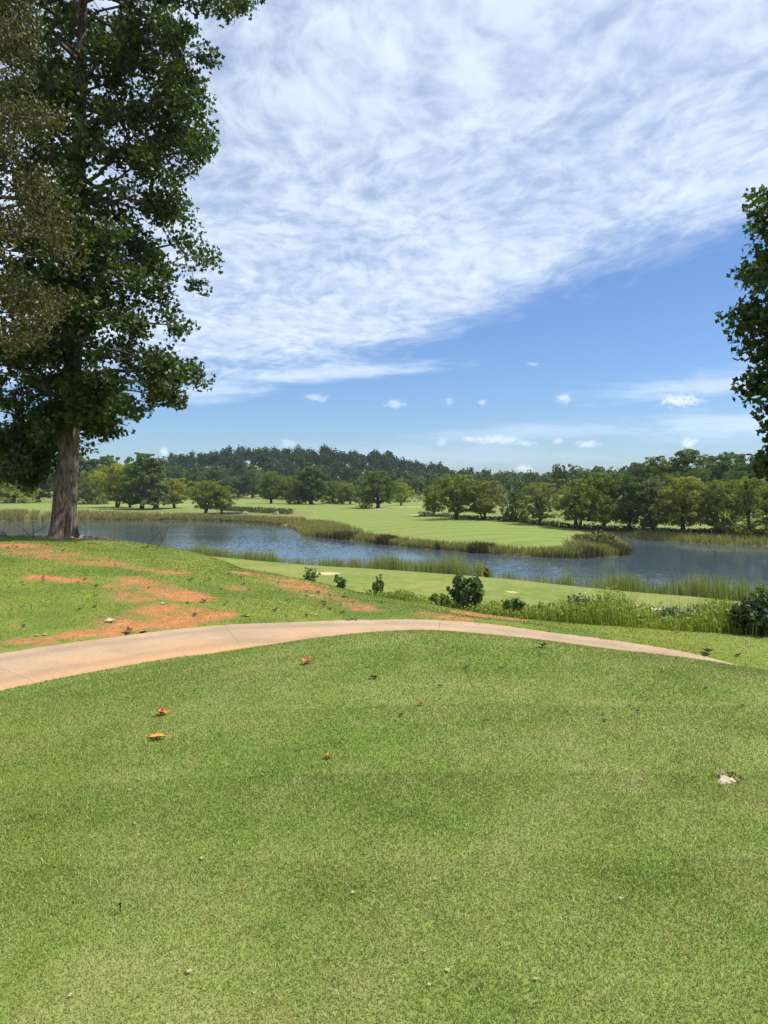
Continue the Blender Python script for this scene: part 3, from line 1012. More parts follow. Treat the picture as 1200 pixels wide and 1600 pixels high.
def tree_variant(seed, kind):
    """a far tree one unit tall: trunk and limbs, and a crown of many small leaf sprays; returns (trunk mesh, crown mesh, crown width)"""
    rng = np.random.default_rng(seed)
    w = Wood()
    cents, dirs = [], []
    P = dict(round=dict(base=.22, wid=.46, stems=1, prof=lambda h: np.sin(np.pi * np.clip(h * .80 + .16, 0, 1)) ** .8, n=46, spread=.10),
             vase=dict(base=.24, wid=.50, stems=3, prof=lambda h: np.clip(.50 + 1.0 * h, 0, 1) * np.sqrt(np.clip(1.08 - h ** 3, 0, 1)), n=42, spread=.10),
             tall=dict(base=.16, wid=.30, stems=1, prof=lambda h: (np.sin(np.pi * np.clip(h * .82 + .15, 0, 1)) ** .7), n=40, spread=.075),
             pine=dict(base=.14, wid=.24, stems=1, prof=lambda h: np.clip(1.06 - h, 0, 1) ** .75, n=44, spread=.06),
             low=dict(base=.02, wid=.58, stems=4, prof=lambda h: np.sqrt(np.clip(1.02 - h * h, 0, 1)), n=44, spread=.11))[kind]
    tops = []
    for s in range(P['stems']):
        off = rng.normal(size=2) * (0.02 if P['stems'] > 1 else 0)
        lean = rng.normal(size=2) * (0.13 if P['stems'] > 1 else 0.02)
        hh = rng.uniform(.62, .8) if P['stems'] > 1 else .93
        pts = bend((off[0], off[1], -0.02), (off[0] + lean[0], off[1] + lean[1], hh), 0, rng, 9, .012)
        r0 = .024 if P['stems'] > 1 else .034
        rad = np.linspace(r0, .004, 9)
        rad[0] *= 1.35
        w.add(pts, rad, 7)
        tops.append(pts)
    for i in range(P['n']):
        h = (i + rng.uniform(.1, .9)) / P['n']
        z = P['base'] + (1 - P['base']) * h * 0.96
        st = tops[i % len(tops)]
        zs = np.clip(z - rng.uniform(.08, .22), 0.07, st[-1, 2])
        a = np.array([np.interp(zs, st[:, 2], st[:, k]) for k in range(3)])
        az = i * 2.39996 + rng.normal() * .35
        r = P['wid'] * P['prof'](np.array(h)) * rng.uniform(.62, 1.08)
        b = np.array([math.cos(az) * r * .86, math.sin(az) * r * .86, z])
        w.add(bend(a, b, .05, rng, 5, .04), np.linspace(.009 * (1 - .5 * h), .002, 5), 4)
        for c in range(rng.integers(4, 7)):
            t = rng.uniform(.45, 1.12)
            cc = a + (b - a) * t + rng.normal(size=3) * P['spread'] * np.array([1, 1, 1.1]) * .75
            cc[2] = max(cc[2], P['base'] * .85)
            cents.append(cc)
    cents = np.array(cents)
    nl = {'low': 9500, 'round': 9500, 'vase': 9500, 'tall': 8000, 'pine': 6500}[kind]
    who = rng.integers(0, len(cents), nl)
    g = rng.normal(size=(nl, 3))
    g /= np.linalg.norm(g, axis=1)[:, None]
    g *= (rng.uniform(0, 1, nl) ** .45)[:, None]
    pos = cents[who] + g * P['spread'] * np.array([.68, .68, .60])
    pos[:, 2] = np.where(pos[:, 2] > .97, .97 + (pos[:, 2] - .97) * .35, pos[:, 2])
    v, f, tint, hue = leaves(pos, .030 if kind != 'pine' else .027, OVAL, rng, .35, g * 2.2)
    clump = rng.uniform(0, 1, len(cents))[who]
    tint = np.clip(.62 * tint + .38 * np.repeat(clump, 4), 0, 1)
    width = np.percentile(np.hypot(pos[:, 0], pos[:, 1]), 88) * 2
    return w.mesh('trunk', M_BARK), mesh('crown', v, f, M_LEAF_FAR, {'tint': tint, 'hue': hue}), width


VAR = {k: [tree_variant(s, k) for s in seeds] for k, seeds in
       dict(round=(11, 12, 13), vase=(21, 22), tall=(31, 32, 33), pine=(41, 42), low=(51, 52)).items()}
vcount = {}


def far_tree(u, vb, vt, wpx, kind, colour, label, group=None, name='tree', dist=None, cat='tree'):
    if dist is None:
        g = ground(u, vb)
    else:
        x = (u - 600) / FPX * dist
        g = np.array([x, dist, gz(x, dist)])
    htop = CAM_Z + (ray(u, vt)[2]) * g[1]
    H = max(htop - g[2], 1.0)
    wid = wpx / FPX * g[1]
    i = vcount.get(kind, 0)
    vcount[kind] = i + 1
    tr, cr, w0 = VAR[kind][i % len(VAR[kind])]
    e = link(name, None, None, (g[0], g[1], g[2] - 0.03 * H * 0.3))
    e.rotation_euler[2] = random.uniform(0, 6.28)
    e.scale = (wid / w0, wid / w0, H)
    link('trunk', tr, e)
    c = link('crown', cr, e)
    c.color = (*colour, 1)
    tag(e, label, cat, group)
    return e


# colours of the crowns
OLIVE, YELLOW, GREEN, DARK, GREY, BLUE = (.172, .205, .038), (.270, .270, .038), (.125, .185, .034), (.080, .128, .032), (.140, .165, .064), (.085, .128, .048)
BRIGHT = (.250, .300, .040)
TREES = [
    # left grove beyond the water
    (22, 786, 744, 62, 'low', BRIGHT, 'low bright green bush at far left behind the big trunk', 'bush'),
    (146, 788, 733, 50, 'low', OLIVE, 'olive bushy tree just right of the big trunk, across the water', 'tree'),
    (182, 793, 724, 52, 'vase', YELLOW, 'yellow tinged tree in the left grove beside the tallest dark tree', 'tree'),
    (203, 793, 745, 30, 'tall', DARK, 'slim dark tree between the yellow tinged and the tallest tree', 'tree'),
    (222, 795, 707, 50, 'tall', (.086, .155, .026), 'tallest deep green tree of the left grove beyond the water', 'tree'),
    (242, 796, 714, 46, 'pine', GREY, 'grey green tree leaning on the tallest tree of the left grove', 'tree'),
    (274, 794, 747, 44, 'vase', YELLOW, 'small yellow green tree at right end of the left grove', 'tree'),
    (322, 803, 751, 48, 'vase', OLIVE, 'small spreading olive tree by the little pond, larger of the pair', 'tree'),
    (348, 803, 759, 34, 'vase', OLIVE, 'small thin olive tree by the little pond, right of the pair', 'tree'),
    # middle, at the far end of the fairway
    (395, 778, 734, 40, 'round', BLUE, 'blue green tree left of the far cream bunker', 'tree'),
    (424, 787, 736, 40, 'round', GREEN, 'rounded green tree standing right behind the far cream bunker', 'tree'),
    (452, 787, 746, 36, 'round', OLIVE, 'olive tree right of the bunker tree, before the dark wood', 'tree'),
    (487, 788, 729, 46, 'tall', DARK, 'tall dark tree at the edge of the wood behind the fairway', 'tree'),
    (466, 788, 752, 30, 'low', DARK, 'low dark tree filling the gap left of the tall dark tree', 'tree'),
    (522, 787, 751, 40, 'low', GREEN, 'bushy mid green tree right of the tall dark tree', 'tree'),
    (547, 788, 755, 34, 'round', OLIVE, 'small round tree on a thin trunk left of the big round tree', 'tree'),
    (590, 794, 736, 58, 'round', (.105, .148, .034), 'big round solitary tree at the far end of the fairway', 'tree'),
    (572, 795, 768, 22, 'low', DARK, 'small dark bush at the foot of the big round tree', 'bush'),
    (627, 790, 754, 30, 'round', BRIGHT, 'bright yellow green tree peeking from behind the big round tree', 'tree'),
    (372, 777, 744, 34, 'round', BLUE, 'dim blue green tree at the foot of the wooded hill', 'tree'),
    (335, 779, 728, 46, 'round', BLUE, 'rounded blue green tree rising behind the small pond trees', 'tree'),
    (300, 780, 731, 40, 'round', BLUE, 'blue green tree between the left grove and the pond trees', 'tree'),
    # row at the right side of the fairway
    (678, 806, 757, 38, 'round', OLIVE, 'leftmost olive tree of the row beside the fairway', 'tree'),
    (716, 811, 741, 62, 'vase', OLIVE, 'wide olive tree of the row, tallest left of the dead tree', 'tree'),
    (757, 812, 751, 54, 'vase', (.190, .190, .044), 'brownish olive tree just left of the dead tree', 'tree'),
    (806, 815, 764, 44, 'low', DARK, 'low dark tree just right of the dead tree', 'tree'),
    (845, 820, 754, 54, 'vase', (.195, .215, .060), 'thin crowned pale tree with open branches by the fairway', 'tree'),
    (904, 826, 748, 66, 'vase', OLIVE, 'many stemmed olive tree right of the thin crowned pale tree', 'tree'),
    (944, 829, 737, 62, 'round', (.145, .195, .038), 'tall green tree at the left of the dense right hand row', 'tree'),
    (984, 830, 745, 50, 'round', DARK, 'dark tree in the middle of the dense right hand row', 'tree'),
    (1018, 831, 747, 50, 'tall', GREY, 'grey green tree left of the gold topped tree', 'tree'),
    (1068, 833, 745, 78, 'round', (.225, .225, .042), 'gold topped rounded tree with a thick trunk by the water', 'tree'),
    (1118, 834, 750, 58, 'vase', OLIVE, 'olive tree between the gold topped tree and the low spreading one', 'tree'),
    (1172, 836, 745, 96, 'low', (.205, .225, .042), 'broad olive tree at right with foliage down to the ground', 'tree'),
    (1240, 838, 742, 80, 'vase', OLIVE, 'olive tree at the right edge, ending the row', 'tree'),
]
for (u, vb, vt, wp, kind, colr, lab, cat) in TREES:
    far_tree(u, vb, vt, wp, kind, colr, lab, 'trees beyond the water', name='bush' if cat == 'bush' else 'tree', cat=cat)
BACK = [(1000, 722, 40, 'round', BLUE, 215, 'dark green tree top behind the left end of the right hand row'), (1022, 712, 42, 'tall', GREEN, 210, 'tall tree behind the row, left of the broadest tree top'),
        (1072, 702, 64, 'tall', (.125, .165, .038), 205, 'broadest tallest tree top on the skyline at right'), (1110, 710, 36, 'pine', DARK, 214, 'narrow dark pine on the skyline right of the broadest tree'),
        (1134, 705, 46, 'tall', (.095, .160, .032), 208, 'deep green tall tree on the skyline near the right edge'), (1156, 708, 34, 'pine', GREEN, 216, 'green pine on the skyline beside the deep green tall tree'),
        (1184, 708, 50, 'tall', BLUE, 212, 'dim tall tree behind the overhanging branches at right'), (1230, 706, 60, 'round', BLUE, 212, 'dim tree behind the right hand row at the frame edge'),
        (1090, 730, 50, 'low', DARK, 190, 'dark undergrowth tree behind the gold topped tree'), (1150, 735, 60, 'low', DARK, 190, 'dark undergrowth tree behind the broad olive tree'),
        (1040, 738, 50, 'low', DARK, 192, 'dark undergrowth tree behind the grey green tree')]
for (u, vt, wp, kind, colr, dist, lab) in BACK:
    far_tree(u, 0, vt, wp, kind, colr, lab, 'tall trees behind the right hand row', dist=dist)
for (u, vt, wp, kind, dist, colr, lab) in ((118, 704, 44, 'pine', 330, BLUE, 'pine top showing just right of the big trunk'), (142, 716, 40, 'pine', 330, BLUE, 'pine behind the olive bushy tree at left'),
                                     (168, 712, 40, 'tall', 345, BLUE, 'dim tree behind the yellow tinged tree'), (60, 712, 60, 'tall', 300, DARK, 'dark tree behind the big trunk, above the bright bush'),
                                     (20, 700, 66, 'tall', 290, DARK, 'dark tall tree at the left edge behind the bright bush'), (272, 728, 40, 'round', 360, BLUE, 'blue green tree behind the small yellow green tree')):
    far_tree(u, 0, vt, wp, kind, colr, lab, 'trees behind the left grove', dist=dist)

# ---- the wooded hill and the wood at its foot: one mass
rngw = np.random.default_rng(99)


def wood_variant(seed, nl=370):
    rng = np.random.default_rng(seed)
    c = rng.normal(size=(26, 3))
    c /= np.linalg.norm(c, axis=1)[:, None]
    c *= rng.uniform(.5, 1, 26)[:, None]
    c = c * np.array([.30, .30, .36]) + np.array([0, 0, .60])
    who = rng.integers(0, 26, nl)
    g = rng.normal(size=(nl, 3))
    g /= np.linalg.norm(g, axis=1)[:, None]
    pos = c[who] + g * np.array([.135, .135, .11])
    pos[:, 2] = np.clip(pos[:, 2], .08, 1.02)
    v, f, tint, hue = leaves(pos, .108, OVAL, rng, .5, g * 2.6)
    return v, f, tint


WV = [wood_variant(s) for s in range(6)]


def wood_mass(name, places, label, colour):
    V, F, T, n = [], [], [], 0
    for (x, y, z, h, wd, k) in places:
        v, f, t = WV[k]
        a = rngw.uniform(0, 6.28)
        ca, sa = math.cos(a), math.sin(a)
        p = np.stack([(v[:, 0] * ca - v[:, 1] * sa) * wd + x, (v[:, 0] * sa + v[:, 1] * ca) * wd + y, v[:, 2] * h + z], 1)
        V.append(p)
        F.append(f + n)
        T.append(np.clip(t * .55 + rngw.uniform(0, .45), 0, 1))
        n += len(p)
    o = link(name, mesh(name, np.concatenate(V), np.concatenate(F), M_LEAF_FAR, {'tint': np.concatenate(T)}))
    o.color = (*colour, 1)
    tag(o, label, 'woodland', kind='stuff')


pl = []
for d in (428, 452, 478, 506, 534, 564, 596, 630):
    for x in np.arange(-0.58 * d, 0.60 * d, 7.4):
        x += rngw.normal() * 2.2
        y = d + rngw.normal() * 6
        h = rngw.uniform(11.5, 17.5)
        pl.append((x, y, gz(x, y) - 1, h, rngw.uniform(10, 14.5), rngw.integers(0, 6)))
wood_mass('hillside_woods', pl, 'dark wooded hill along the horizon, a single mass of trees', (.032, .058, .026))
pl = []
for (u0, u1, d, vt0, vt1, step) in ((425, 640, 330, 752, 748, 12), (640, 1000, 330, 743, 746, 12), (640, 1000, 370, 735, 741, 12), (250, 470, 400, 742, 738, 12), (-60, 250, 380, 722, 722, 13), (880, 1250, 300, 728, 722, 13)):
    for u in np.arange(u0, u1, step):
        u2 = u + rngw.normal() * 5
        y = d + rngw.normal() * 9
        x = (u2 - 600) / FPX * y
        z = gz(x, y)
        t = (u - u0) / (u1 - u0)
        top = CAM_Z + (760 - (vt0 + (vt1 - vt0) * t) + rngw.normal() * 4.5) / FPX * y
        h = max(top - z, 5)
        pl.append((x, y, z - .5, h, min(h, 13) * rngw.uniform(.8, 1.1), rngw.integers(0, 6)))
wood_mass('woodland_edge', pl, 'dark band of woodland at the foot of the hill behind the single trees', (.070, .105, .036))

# dead tree with bare bleached limbs
g = ground(792, 812)
w = Wood()
rg = np.random.default_rng(5)
w.add(bend((0, 0, -.2), (.15, 0, 4.6), 0, rg, 8, .02), np.linspace(.19, .05, 8), 7)
for (z, az, ln, rise) in ((1.6, 2.6, 1.7, 1.5), (2.2, .3, 1.6, 1.9), (2.8, 2.9, 1.5, 1.6), (3.2, .1, 1.2, 1.4), (3.6, 3.4, 1.0, 1.5), (3.9, 5.8, 1.0, 1.2), (2.4, 4.6, 1.2, 1.4)):
    b = np.array([math.cos(az) * ln, math.sin(az) * ln * .6, z + rise])
    w.add(bend((.1, 0, z), b, -.08, rg, 6, .04), np.linspace(.075, .02, 6), 5)
    for k in range(3):
        c = b + rg.normal(size=3) * .45 + np.array([0, 0, .4])
        w.add(bend(np.array([.1, 0, z]) * .3 + b * .7, c, 0, rg, 4, .05), np.linspace(.03, .01, 4), 4)
e = link('dead_tree', None, None, g)
e.scale = (1.15, 1.15, 1.15)
tag(e, 'bare bleached dead tree standing between leafy trees beside the fairway', 'tree')
link('trunk', w.mesh('trunk', M_BARK_PALE), e)

# ------------------------------------------------------------------ the big tulip tree at the left
def big_trunk(pts, rads, flare, sides=40, seed=3, lobes=5, cleft=None):
    """trunk with buttressed base: radius varies round the stem near the ground"""
    rng = np.random.default_rng(seed)
    n = len(pts)
    th = np.linspace(0, 2 * np.pi, sides, endpoint=False)
    ph = rng.uniform(0, 6.28, 4)
    V = []
    for i in range(n):
        h = pts[i][2] - pts[0][2]
        fl = math.exp(-h / 0.55)
        r = rads[i] * (1 + .05 * np.sin(3 * th + ph[0] + h * .3) + .035 * np.sin(7 * th + ph[1] + h * .9) + .02 * np.sin(13 * th + ph[2] - h * 1.7))
        r = r * (1 + flare * fl * (0.55 + .45 * np.sin(lobes * th + ph[3])))
        if cleft:
            a0, hmax, depth = cleft
            wdt = .22
            dth = np.abs((th - a0 - .05 * h + np.pi) % (2 * np.pi) - np.pi)
            r = r * (1 - depth * np.exp(-(dth / wdt) ** 2) * max(0, 1 - h / hmax) ** .6)
        V.append(np.stack([pts[i][0] + r * np.cos(th), pts[i][1] + r * np.sin(th), np.full(sides, pts[i][2])], 1))
    i = np.arange(n * sides).reshape(n, sides)
    j = np.roll(i, -1, 1)
    f = np.stack([i[:-1], j[:-1], j[1:], i[1:]], -1).reshape(-1, 4)
    return np.concatenate(V), f


def broadleaf(name, base, zs, axis, reach, nb, nleaf, lsize, shape, mat, bark, trunk_r, seed, clump=.55, up=.5, droop=0., extra=(), flare=.5, cleft=None, zmin=None, twig=4, subs=(4, 7), lean_up=.15, azfix=None, gap=False):
    """near tree: axis = list of (z, x, y) offsets of the trunk, reach(z, az) = crown radius"""
    rng = np.random.default_rng(seed)
    ax = np.array(axis, float)
    zz = np.concatenate([np.linspace(ax[0, 0], ax[0, 0] + 2.5, 18), np.linspace(ax[0, 0] + 2.5, ax[-1, 0], 26)[1:]])
    pts = np.stack([np.interp(zz, ax[:, 0], ax[:, 1]), np.interp(zz, ax[:, 0], ax[:, 2]), zz], 1)
    for _ in range(3):
        pts[1:-1, :2] = (pts[:-2, :2] + pts[2:, :2] + 2 * pts[1:-1, :2]) / 4
    tr = np.interp(zz, [ax[0, 0], ax[0, 0] + 4, ax[-1, 0]], [trunk_r, trunk_r * .80, trunk_r * .12])
    v, f = big_trunk(pts, tr, flare, seed=seed, cleft=cleft)
    w = Wood()
    w.v.append(v)
    w.f.append(f)
    w.n = len(v)
    cents, cw = [], []

    def limb(a, b, r0, k, sag):
        p = bend(a, b, sag, rng, 8, .025)
        w.add(p, np.linspace(r0, .012, 8), 6)
        L = np.linalg.norm(b - a)
        for s_ in range(k):
            t = rng.uniform(.28, 1.0)
            i0 = np.array([np.interp(t, np.linspace(0, 1, 8), p[:, q]) for q in range(3)])
            d = (b - a) / L
            side_ = np.cross(d, [0, 0, 1])
            e_ = i0 + side_ * rng.normal() * L * .25 + d * rng.uniform(.1, .5) * L * .4 + np.array([0, 0, rng.normal() * L * .10])
            if t > .85:
                e_ = i0 + d * rng.uniform(.0, .2) * L * .4 + rng.normal(size=3) * .2
            q = bend(i0, e_, .03, rng, 5, .04)
            w.add(q, np.linspace(.018, .005, 5), 4)
            for tt in (.55, .8, 1.0):
                cents.append(q[0] + (q[-1] - q[0]) * tt + rng.normal(size=3) * .12)
                cw.append(1.0)
        cents.append(b)
        cw.append(1.0)

    for i in range(nb):
        z = zs[0] + (zs[1] - zs[0]) * (i + rng.uniform(.1, .9)) / nb
        az = i * 2.39996 + rng.normal() * .3 if azfix is None else azfix(i, rng)
        r = reach(z, az) * rng.uniform(.72, 1.02)
        zb = z - rng.uniform(.1, .5) * lean_up * r * 2
        a = np.array([np.interp(zb, zz, pts[:, 0]), np.interp(zb, zz, pts[:, 1]), zb])
        b = np.array([a[0] + math.cos(az) * r, a[1] + math.sin(az) * r, z + rng.normal() * .25])
        limb(a, b, .03 + .016 * r, int(rng.integers(*subs)), .04)
    for (z0, off) in extra:                       # limbs whose ends are known
        a = np.array([np.interp(z0, zz, pts[:, 0]), np.interp(z0, zz, pts[:, 1]), z0])
        limb(a, a + np.array(off, float), .05, 6, .05)
    cents = np.array(cents)
    who = rng.integers(0, len(cents), nleaf)
    g_ = rng.normal(size=(nleaf, 3))
    g_ /= np.linalg.norm(g_, axis=1)[:, None]
    g_ *= (rng.uniform(0, 1, nleaf) ** .4)[:, None]
    pos = cents[who] + g_ * clump * np.array([1, 1, .75])
    if zmin is not None:
        rag = vnoise(pos[:, 0] + 40, pos[:, 1] + 40, .9, 7, 2) * .7 + rng.normal(size=len(pos)) * .1
        pos = pos[pos[:, 2] > zmin + rag]
    if gap:                                       # the low boughs on the sunny side turn up
        zcut = zmin + 1.05 + np.maximum(pos[:, 0] - .3, 0) * .42
        pos = pos[(pos[:, 2] > zcut) | (pos[:, 0] < -.2)]
    if gap:                                       # a thin place in the crown lets the sun reach the lower trunk
        S = np.array(SUN_DIR)
        tt_ = (pos[:, 0] * S[0] + pos[:, 1] * S[1]) / (S[0] ** 2 + S[1] ** 2)
        h0 = pos[:, 2] - tt_ * S[2]
        lat_ = (pos[:, 1] * S[0] - pos[:, 0] * S[1]) / math.hypot(S[0], S[1])
        hole = (tt_ > 0) & (((np.abs(lat_ + .1) < .62) & (h0 > -.3) & (h0 < 2.3)) | ((np.abs(lat_ + .25) < .2) & (h0 > 2.3) & (h0 < 3.6)))
        pos = pos[~(hole & (rng.uniform(0, 1, len(pos)) < .95))]
    v, f, tint, hue = leaves(pos, lsize, shape, rng, up, g_[:len(pos)] * .5, droop)
    e = link(name, None, None, base)
    link('trunk', w.mesh('trunk', bark), e)
    link('crown', mesh('crown', v, f, mat, {'tint': tint, 'hue': hue}), e)
    return e


tb = ground(97, 840)
if True:
    prof_v = np.array([0, 50, 100, 150, 175, 205, 260, 330, 400, 440, 480, 520, 580, 620, 650, 690])
    prof_r = np.array([238, 225, 205, 190, 160, 205, 200, 185, 185, 145, 178, 190, 185, 170, 115, 60])
    k = tb[1] / FPX

    def reach_big(z, az):
        v_ = 760 - (z + tb[2] - CAM_Z) / k
        r = np.interp(v_, prof_v, prof_r) * k
        return r * (0.95 + .05 * math.cos(az))

    def zof(v_):
        return CAM_Z + (760 - v_) * k - tb[2]
    ext = [(zof(590), (.8, -1.8, -.5)), (zof(560), (.1, -2.2, -.3)), (zof(510), (.9, -2.3, .1)), (zof(470), (.2, -2.2, .2)), (zof(420), (.9, -2.4, .2)), (zof(620), (1.1, -1.2, -.8)), (zof(630), (-.2, -1.3, -.9)), (zof(350), (.7, -2.4, .4)), (zof(600), (2.0, -1.6, -.6)),
           (zof(95), (5.6, .4, 2.2)), (zof(60), (5.0, -1.2, 1.3)), (zof(250), (4.3, .2, 1.0)), (zof(310), (4.2, -.9, 1.1)), (zof(560), (3.9, .1, -.4)), (zof(540), (3.5, -1.4, -.7)),
           (zof(610), (2.6, -.6, -.5)), (zof(600), (3.2, .6, -.4)), (zof(640), (1.5, -.9, -.5)), (zof(620), (-2.0, -.5, -1.6)), (zof(600), (-2.8, .3, -2.4)), (zof(620), (-1.2, .9, -1.9)),
           (zof(640), (-2.2, -.6, -2.2)), (zof(640), (-2.9, .4, -2.7)), (zof(630), (-3.4, -.2, -2.3)), (zof(650), (-1.7, .6, -2.4)), (zof(640), (-2.6, 1.0, -2.0)), (zof(625), (.9, .9, -1.0)), (zof(425), (4.1, .5, .6)), (zof(150), (4.3, 0, 1.0))]
    t_big = broadleaf('tulip_tree', (tb[0], tb[1], tb[2] - .12), (zof(640), zof(-150)), [(0, 0, 0), (4, .35, 0), (9, .62, 0), (14, .8, 0), (22, 1.1, 0), (25.5, 1.2, 0)], reach_big, 84, 82000, .145, LOBED,
                      M_LEAF_BIG, M_BARK_BIG, .385, 8, clump=.50, up=.45, extra=ext, flare=.62, cleft=(math.radians(-52), 1.7, .6), zmin=zof(748), gap=True)
    tag(t_big, 'tall broadleaf tree with thick furrowed grey trunk standing on the red clay mound', 'tree')

# bronze-leaved tree in front of it, its trunk just outside the picture
bd = 17.5
bb = np.array([(-13 - 600) / FPX * bd - .22, bd, 0])
bb[2] = gz(bb[0], bb[1])
kb = bd / FPX


def reach_br(z, az):
    v_ = 760 - (z + bb[2] - CAM_Z) / kb
    return np.interp(v_, [-200, 0, 100, 250, 330, 420, 500, 560], [60, 75, 90, 112, 135, 140, 140, 70]) * kb * (1.0 if math.cos(az) > -.2 else .8)


def zob(v_):
    return CAM_Z + (760 - v_) * kb - bb[2]


t_br = broadleaf('bronze_tree', (bb[0], bb[1], bb[2] - .1), (zob(540), zob(-190)), [(0, 0, 0), (3, -.02, 0), (8, -.1, 0), (16, .2, 0)], reach_br, 60, 30000, .11, LANCE, M_LEAF_BROWN, M_BARK_BIG, .27, 14,
                 clump=.36, up=.2, droop=.8, flare=.35, zmin=zob(640), extra=[(zob(330), (2.3, -.4, -.25)), (zob(350), (2.2, .5, -.5)), (zob(220), (1.9, -.6, .3)), (zob(430), (1.9, 0, -.7))])
tag(t_br, 'slender tree with small bronze green leaves hanging at the left edge', 'tree')

# tree at the right edge whose boughs reach into the picture and shade the path
rd = 16.5
rbx = 10.5
rb = np.array([rbx, rd, gz(rbx, rd)])
kr = rd / FPX


def zor(v_):
    return CAM_Z + (760 - v_) * kr - rb[2]


def reach_r(z, az):
    v_ = 760 - (z + rb[2] - CAM_Z) / kr
    left = rd / 12.2 * np.interp(v_, [120, 230, 300, 370, 430, 470, 520, 570, 640, 690, 740], [.2, .4, .9, 1.85, 1.45, 1.95, 2.15, 1.8, 1.5, 1.4, 1.3])
    return left if math.cos(az) < 0.3 else 1.9


ex_r = []
for (vv, ln) in ((350, 2.35), (395, 2.25), (500, 2.55), (530, 2.35), (600, 1.95), (650, 1.75), (700, 1.7), (325, 1.9), (725, 1.75), (745, 1.6), (640, 1.95), (668, 1.85), (340, 2.2), (480, 2.45)):
    ex_r.append((zor(vv) - .5, ((-ln + .45) * rd / 12.2, random.uniform(-.7, .4), .5)))
t_r = broadleaf('overhanging_tree', (rb[0], rb[1], rb[2] - .1), (zor(730), zor(268)), [(0, 0, 0), (3, .05, 0), (zor(255), .2, 0)], reach_r, 50, 23000, .135, LOBED, M_LEAF_BIG, M_BARK, .24, 22,
                clump=.34, up=.5, extra=ex_r, flare=.35, zmin=zor(770))
tag(t_r, 'dark leafy tree reaching in from the right edge over the path', 'tree')

# ------------------------------------------------------------------ turf and rough grass blades
def blades(xy, z, h, wdt, rng, lean=.6, curve=False, wind=(0, 0)):
    n = len(xy)
    az = rng.uniform(0, 6.2832, n)
    la = rng.uniform(0, 6.2832, n)
    lm = np.abs(rng.normal(size=n)) * lean
    tip_ = np.stack([np.cos(la) * lm * h + wind[0] * h, np.sin(la) * lm * h + wind[1] * h, h], 1)
    base_ = np.stack([xy[:, 0], xy[:, 1], z], 1)
    wv = np.stack([np.cos(az) * wdt, np.sin(az) * wdt, np.zeros(n)], 1) * .5
    tint = rng.uniform(0, 1, n)
    hue = rng.uniform(0, 1, n)
    if not curve:
        v = np.stack([base_ - wv, base_ + wv, base_ + tip_], 1).reshape(-1, 3)
        f = np.arange(n * 3).reshape(n, 3)
        return v, [f], np.repeat(tint, 3), np.repeat(hue, 3)
    mid = base_ + tip_ * np.array([.38, .38, .62])
    v = np.stack([base_ - wv, base_ + wv, mid + wv * .75, mid - wv * .75, base_ + tip_], 1).reshape(-1, 3)
    i = np.arange(n)[:, None] * 5
    return v, [i + np.array([0, 1, 2, 3]), i + np.array([3, 2, 4])], np.repeat(tint, 5), np.repeat(hue, 5)


rngb = np.random.default_rng(31)
XY = []
for (y0, y1, dens) in ((1.9, 2.4, 29000), (2.4, 3.2, 28000), (3.2, 4.2, 20000), (4.2, 5.5, 11500), (5.5, 7.2, 6800), (7.2, 9.6, 4000)):
    hw = .60 * y1 + .35
    n = int(dens * (y1 - y0) * 2 * hw)
    XY.append(np.stack([rngb.uniform(-hw, hw, n), rngb.uniform(y0, y1, n)], 1))
XY = np.concatenate(XY)
dpb, _ = seg_dist(XY[:, 0], XY[:, 1], PATH, False)
XY = XY[(dpb > PATH_HW - .06 + .05 * vnoise(XY[:, 0], XY[:, 1], .35, 19)) & (XY[:, 1] < np.interp(XY[:, 0], PATH[:, 0], PATH[:, 1]))]
dpb_k, par_k = seg_dist(XY[:, 0], XY[:, 1], PATH, False)
hz = height(XY[:, 0], XY[:, 1])
hz = np.where(dpb_k < PATH_HW + .02, np.maximum(hz, np.interp(par_k, np.arange(len(PATH)), PATH_Z)), hz)
hb_ = (.0100 + .0009 * XY[:, 1]) * rngb.uniform(.6, 1.35, len(XY)) * (1 + .25 * vnoise(XY[:, 0], XY[:, 1], .6, 9))
v, f, t, h_ = blades(XY, hz - .002, hb_, .0026 + .0009 * XY[:, 1], rngb, .75)
tag(link('tee_turf', mesh('tee_turf', v, f, M_TURF, {'tint': t, 'hue': h_})), 'short mown green turf of the tee in the foreground', 'grass', kind='stuff')

# rougher grass on the mound and verge beyond the path
n = 210000
YY = np.geomspace(1, 2.7, n) * 9.6
yy_b = rngb.permutation(YY)
xx_b = rngb.uniform(-.62, .56, n) * yy_b
du_b = sdist(xx_b, yy_b, UPLAND)
dp_b, _ = seg_dist(xx_b, yy_b, PATH, False)
soil_t = np.interp(0, [0, 1], [0, 1])
ok = (du_b < 1.5) & (dp_b > PATH_HW - .05 + .07 * vnoise(xx_b, yy_b, .4, 29)) & (yy_b > np.interp(xx_b, PATH[:, 0], PATH[:, 1]))
xx_b, yy_b = xx_b[ok], yy_b[ok]
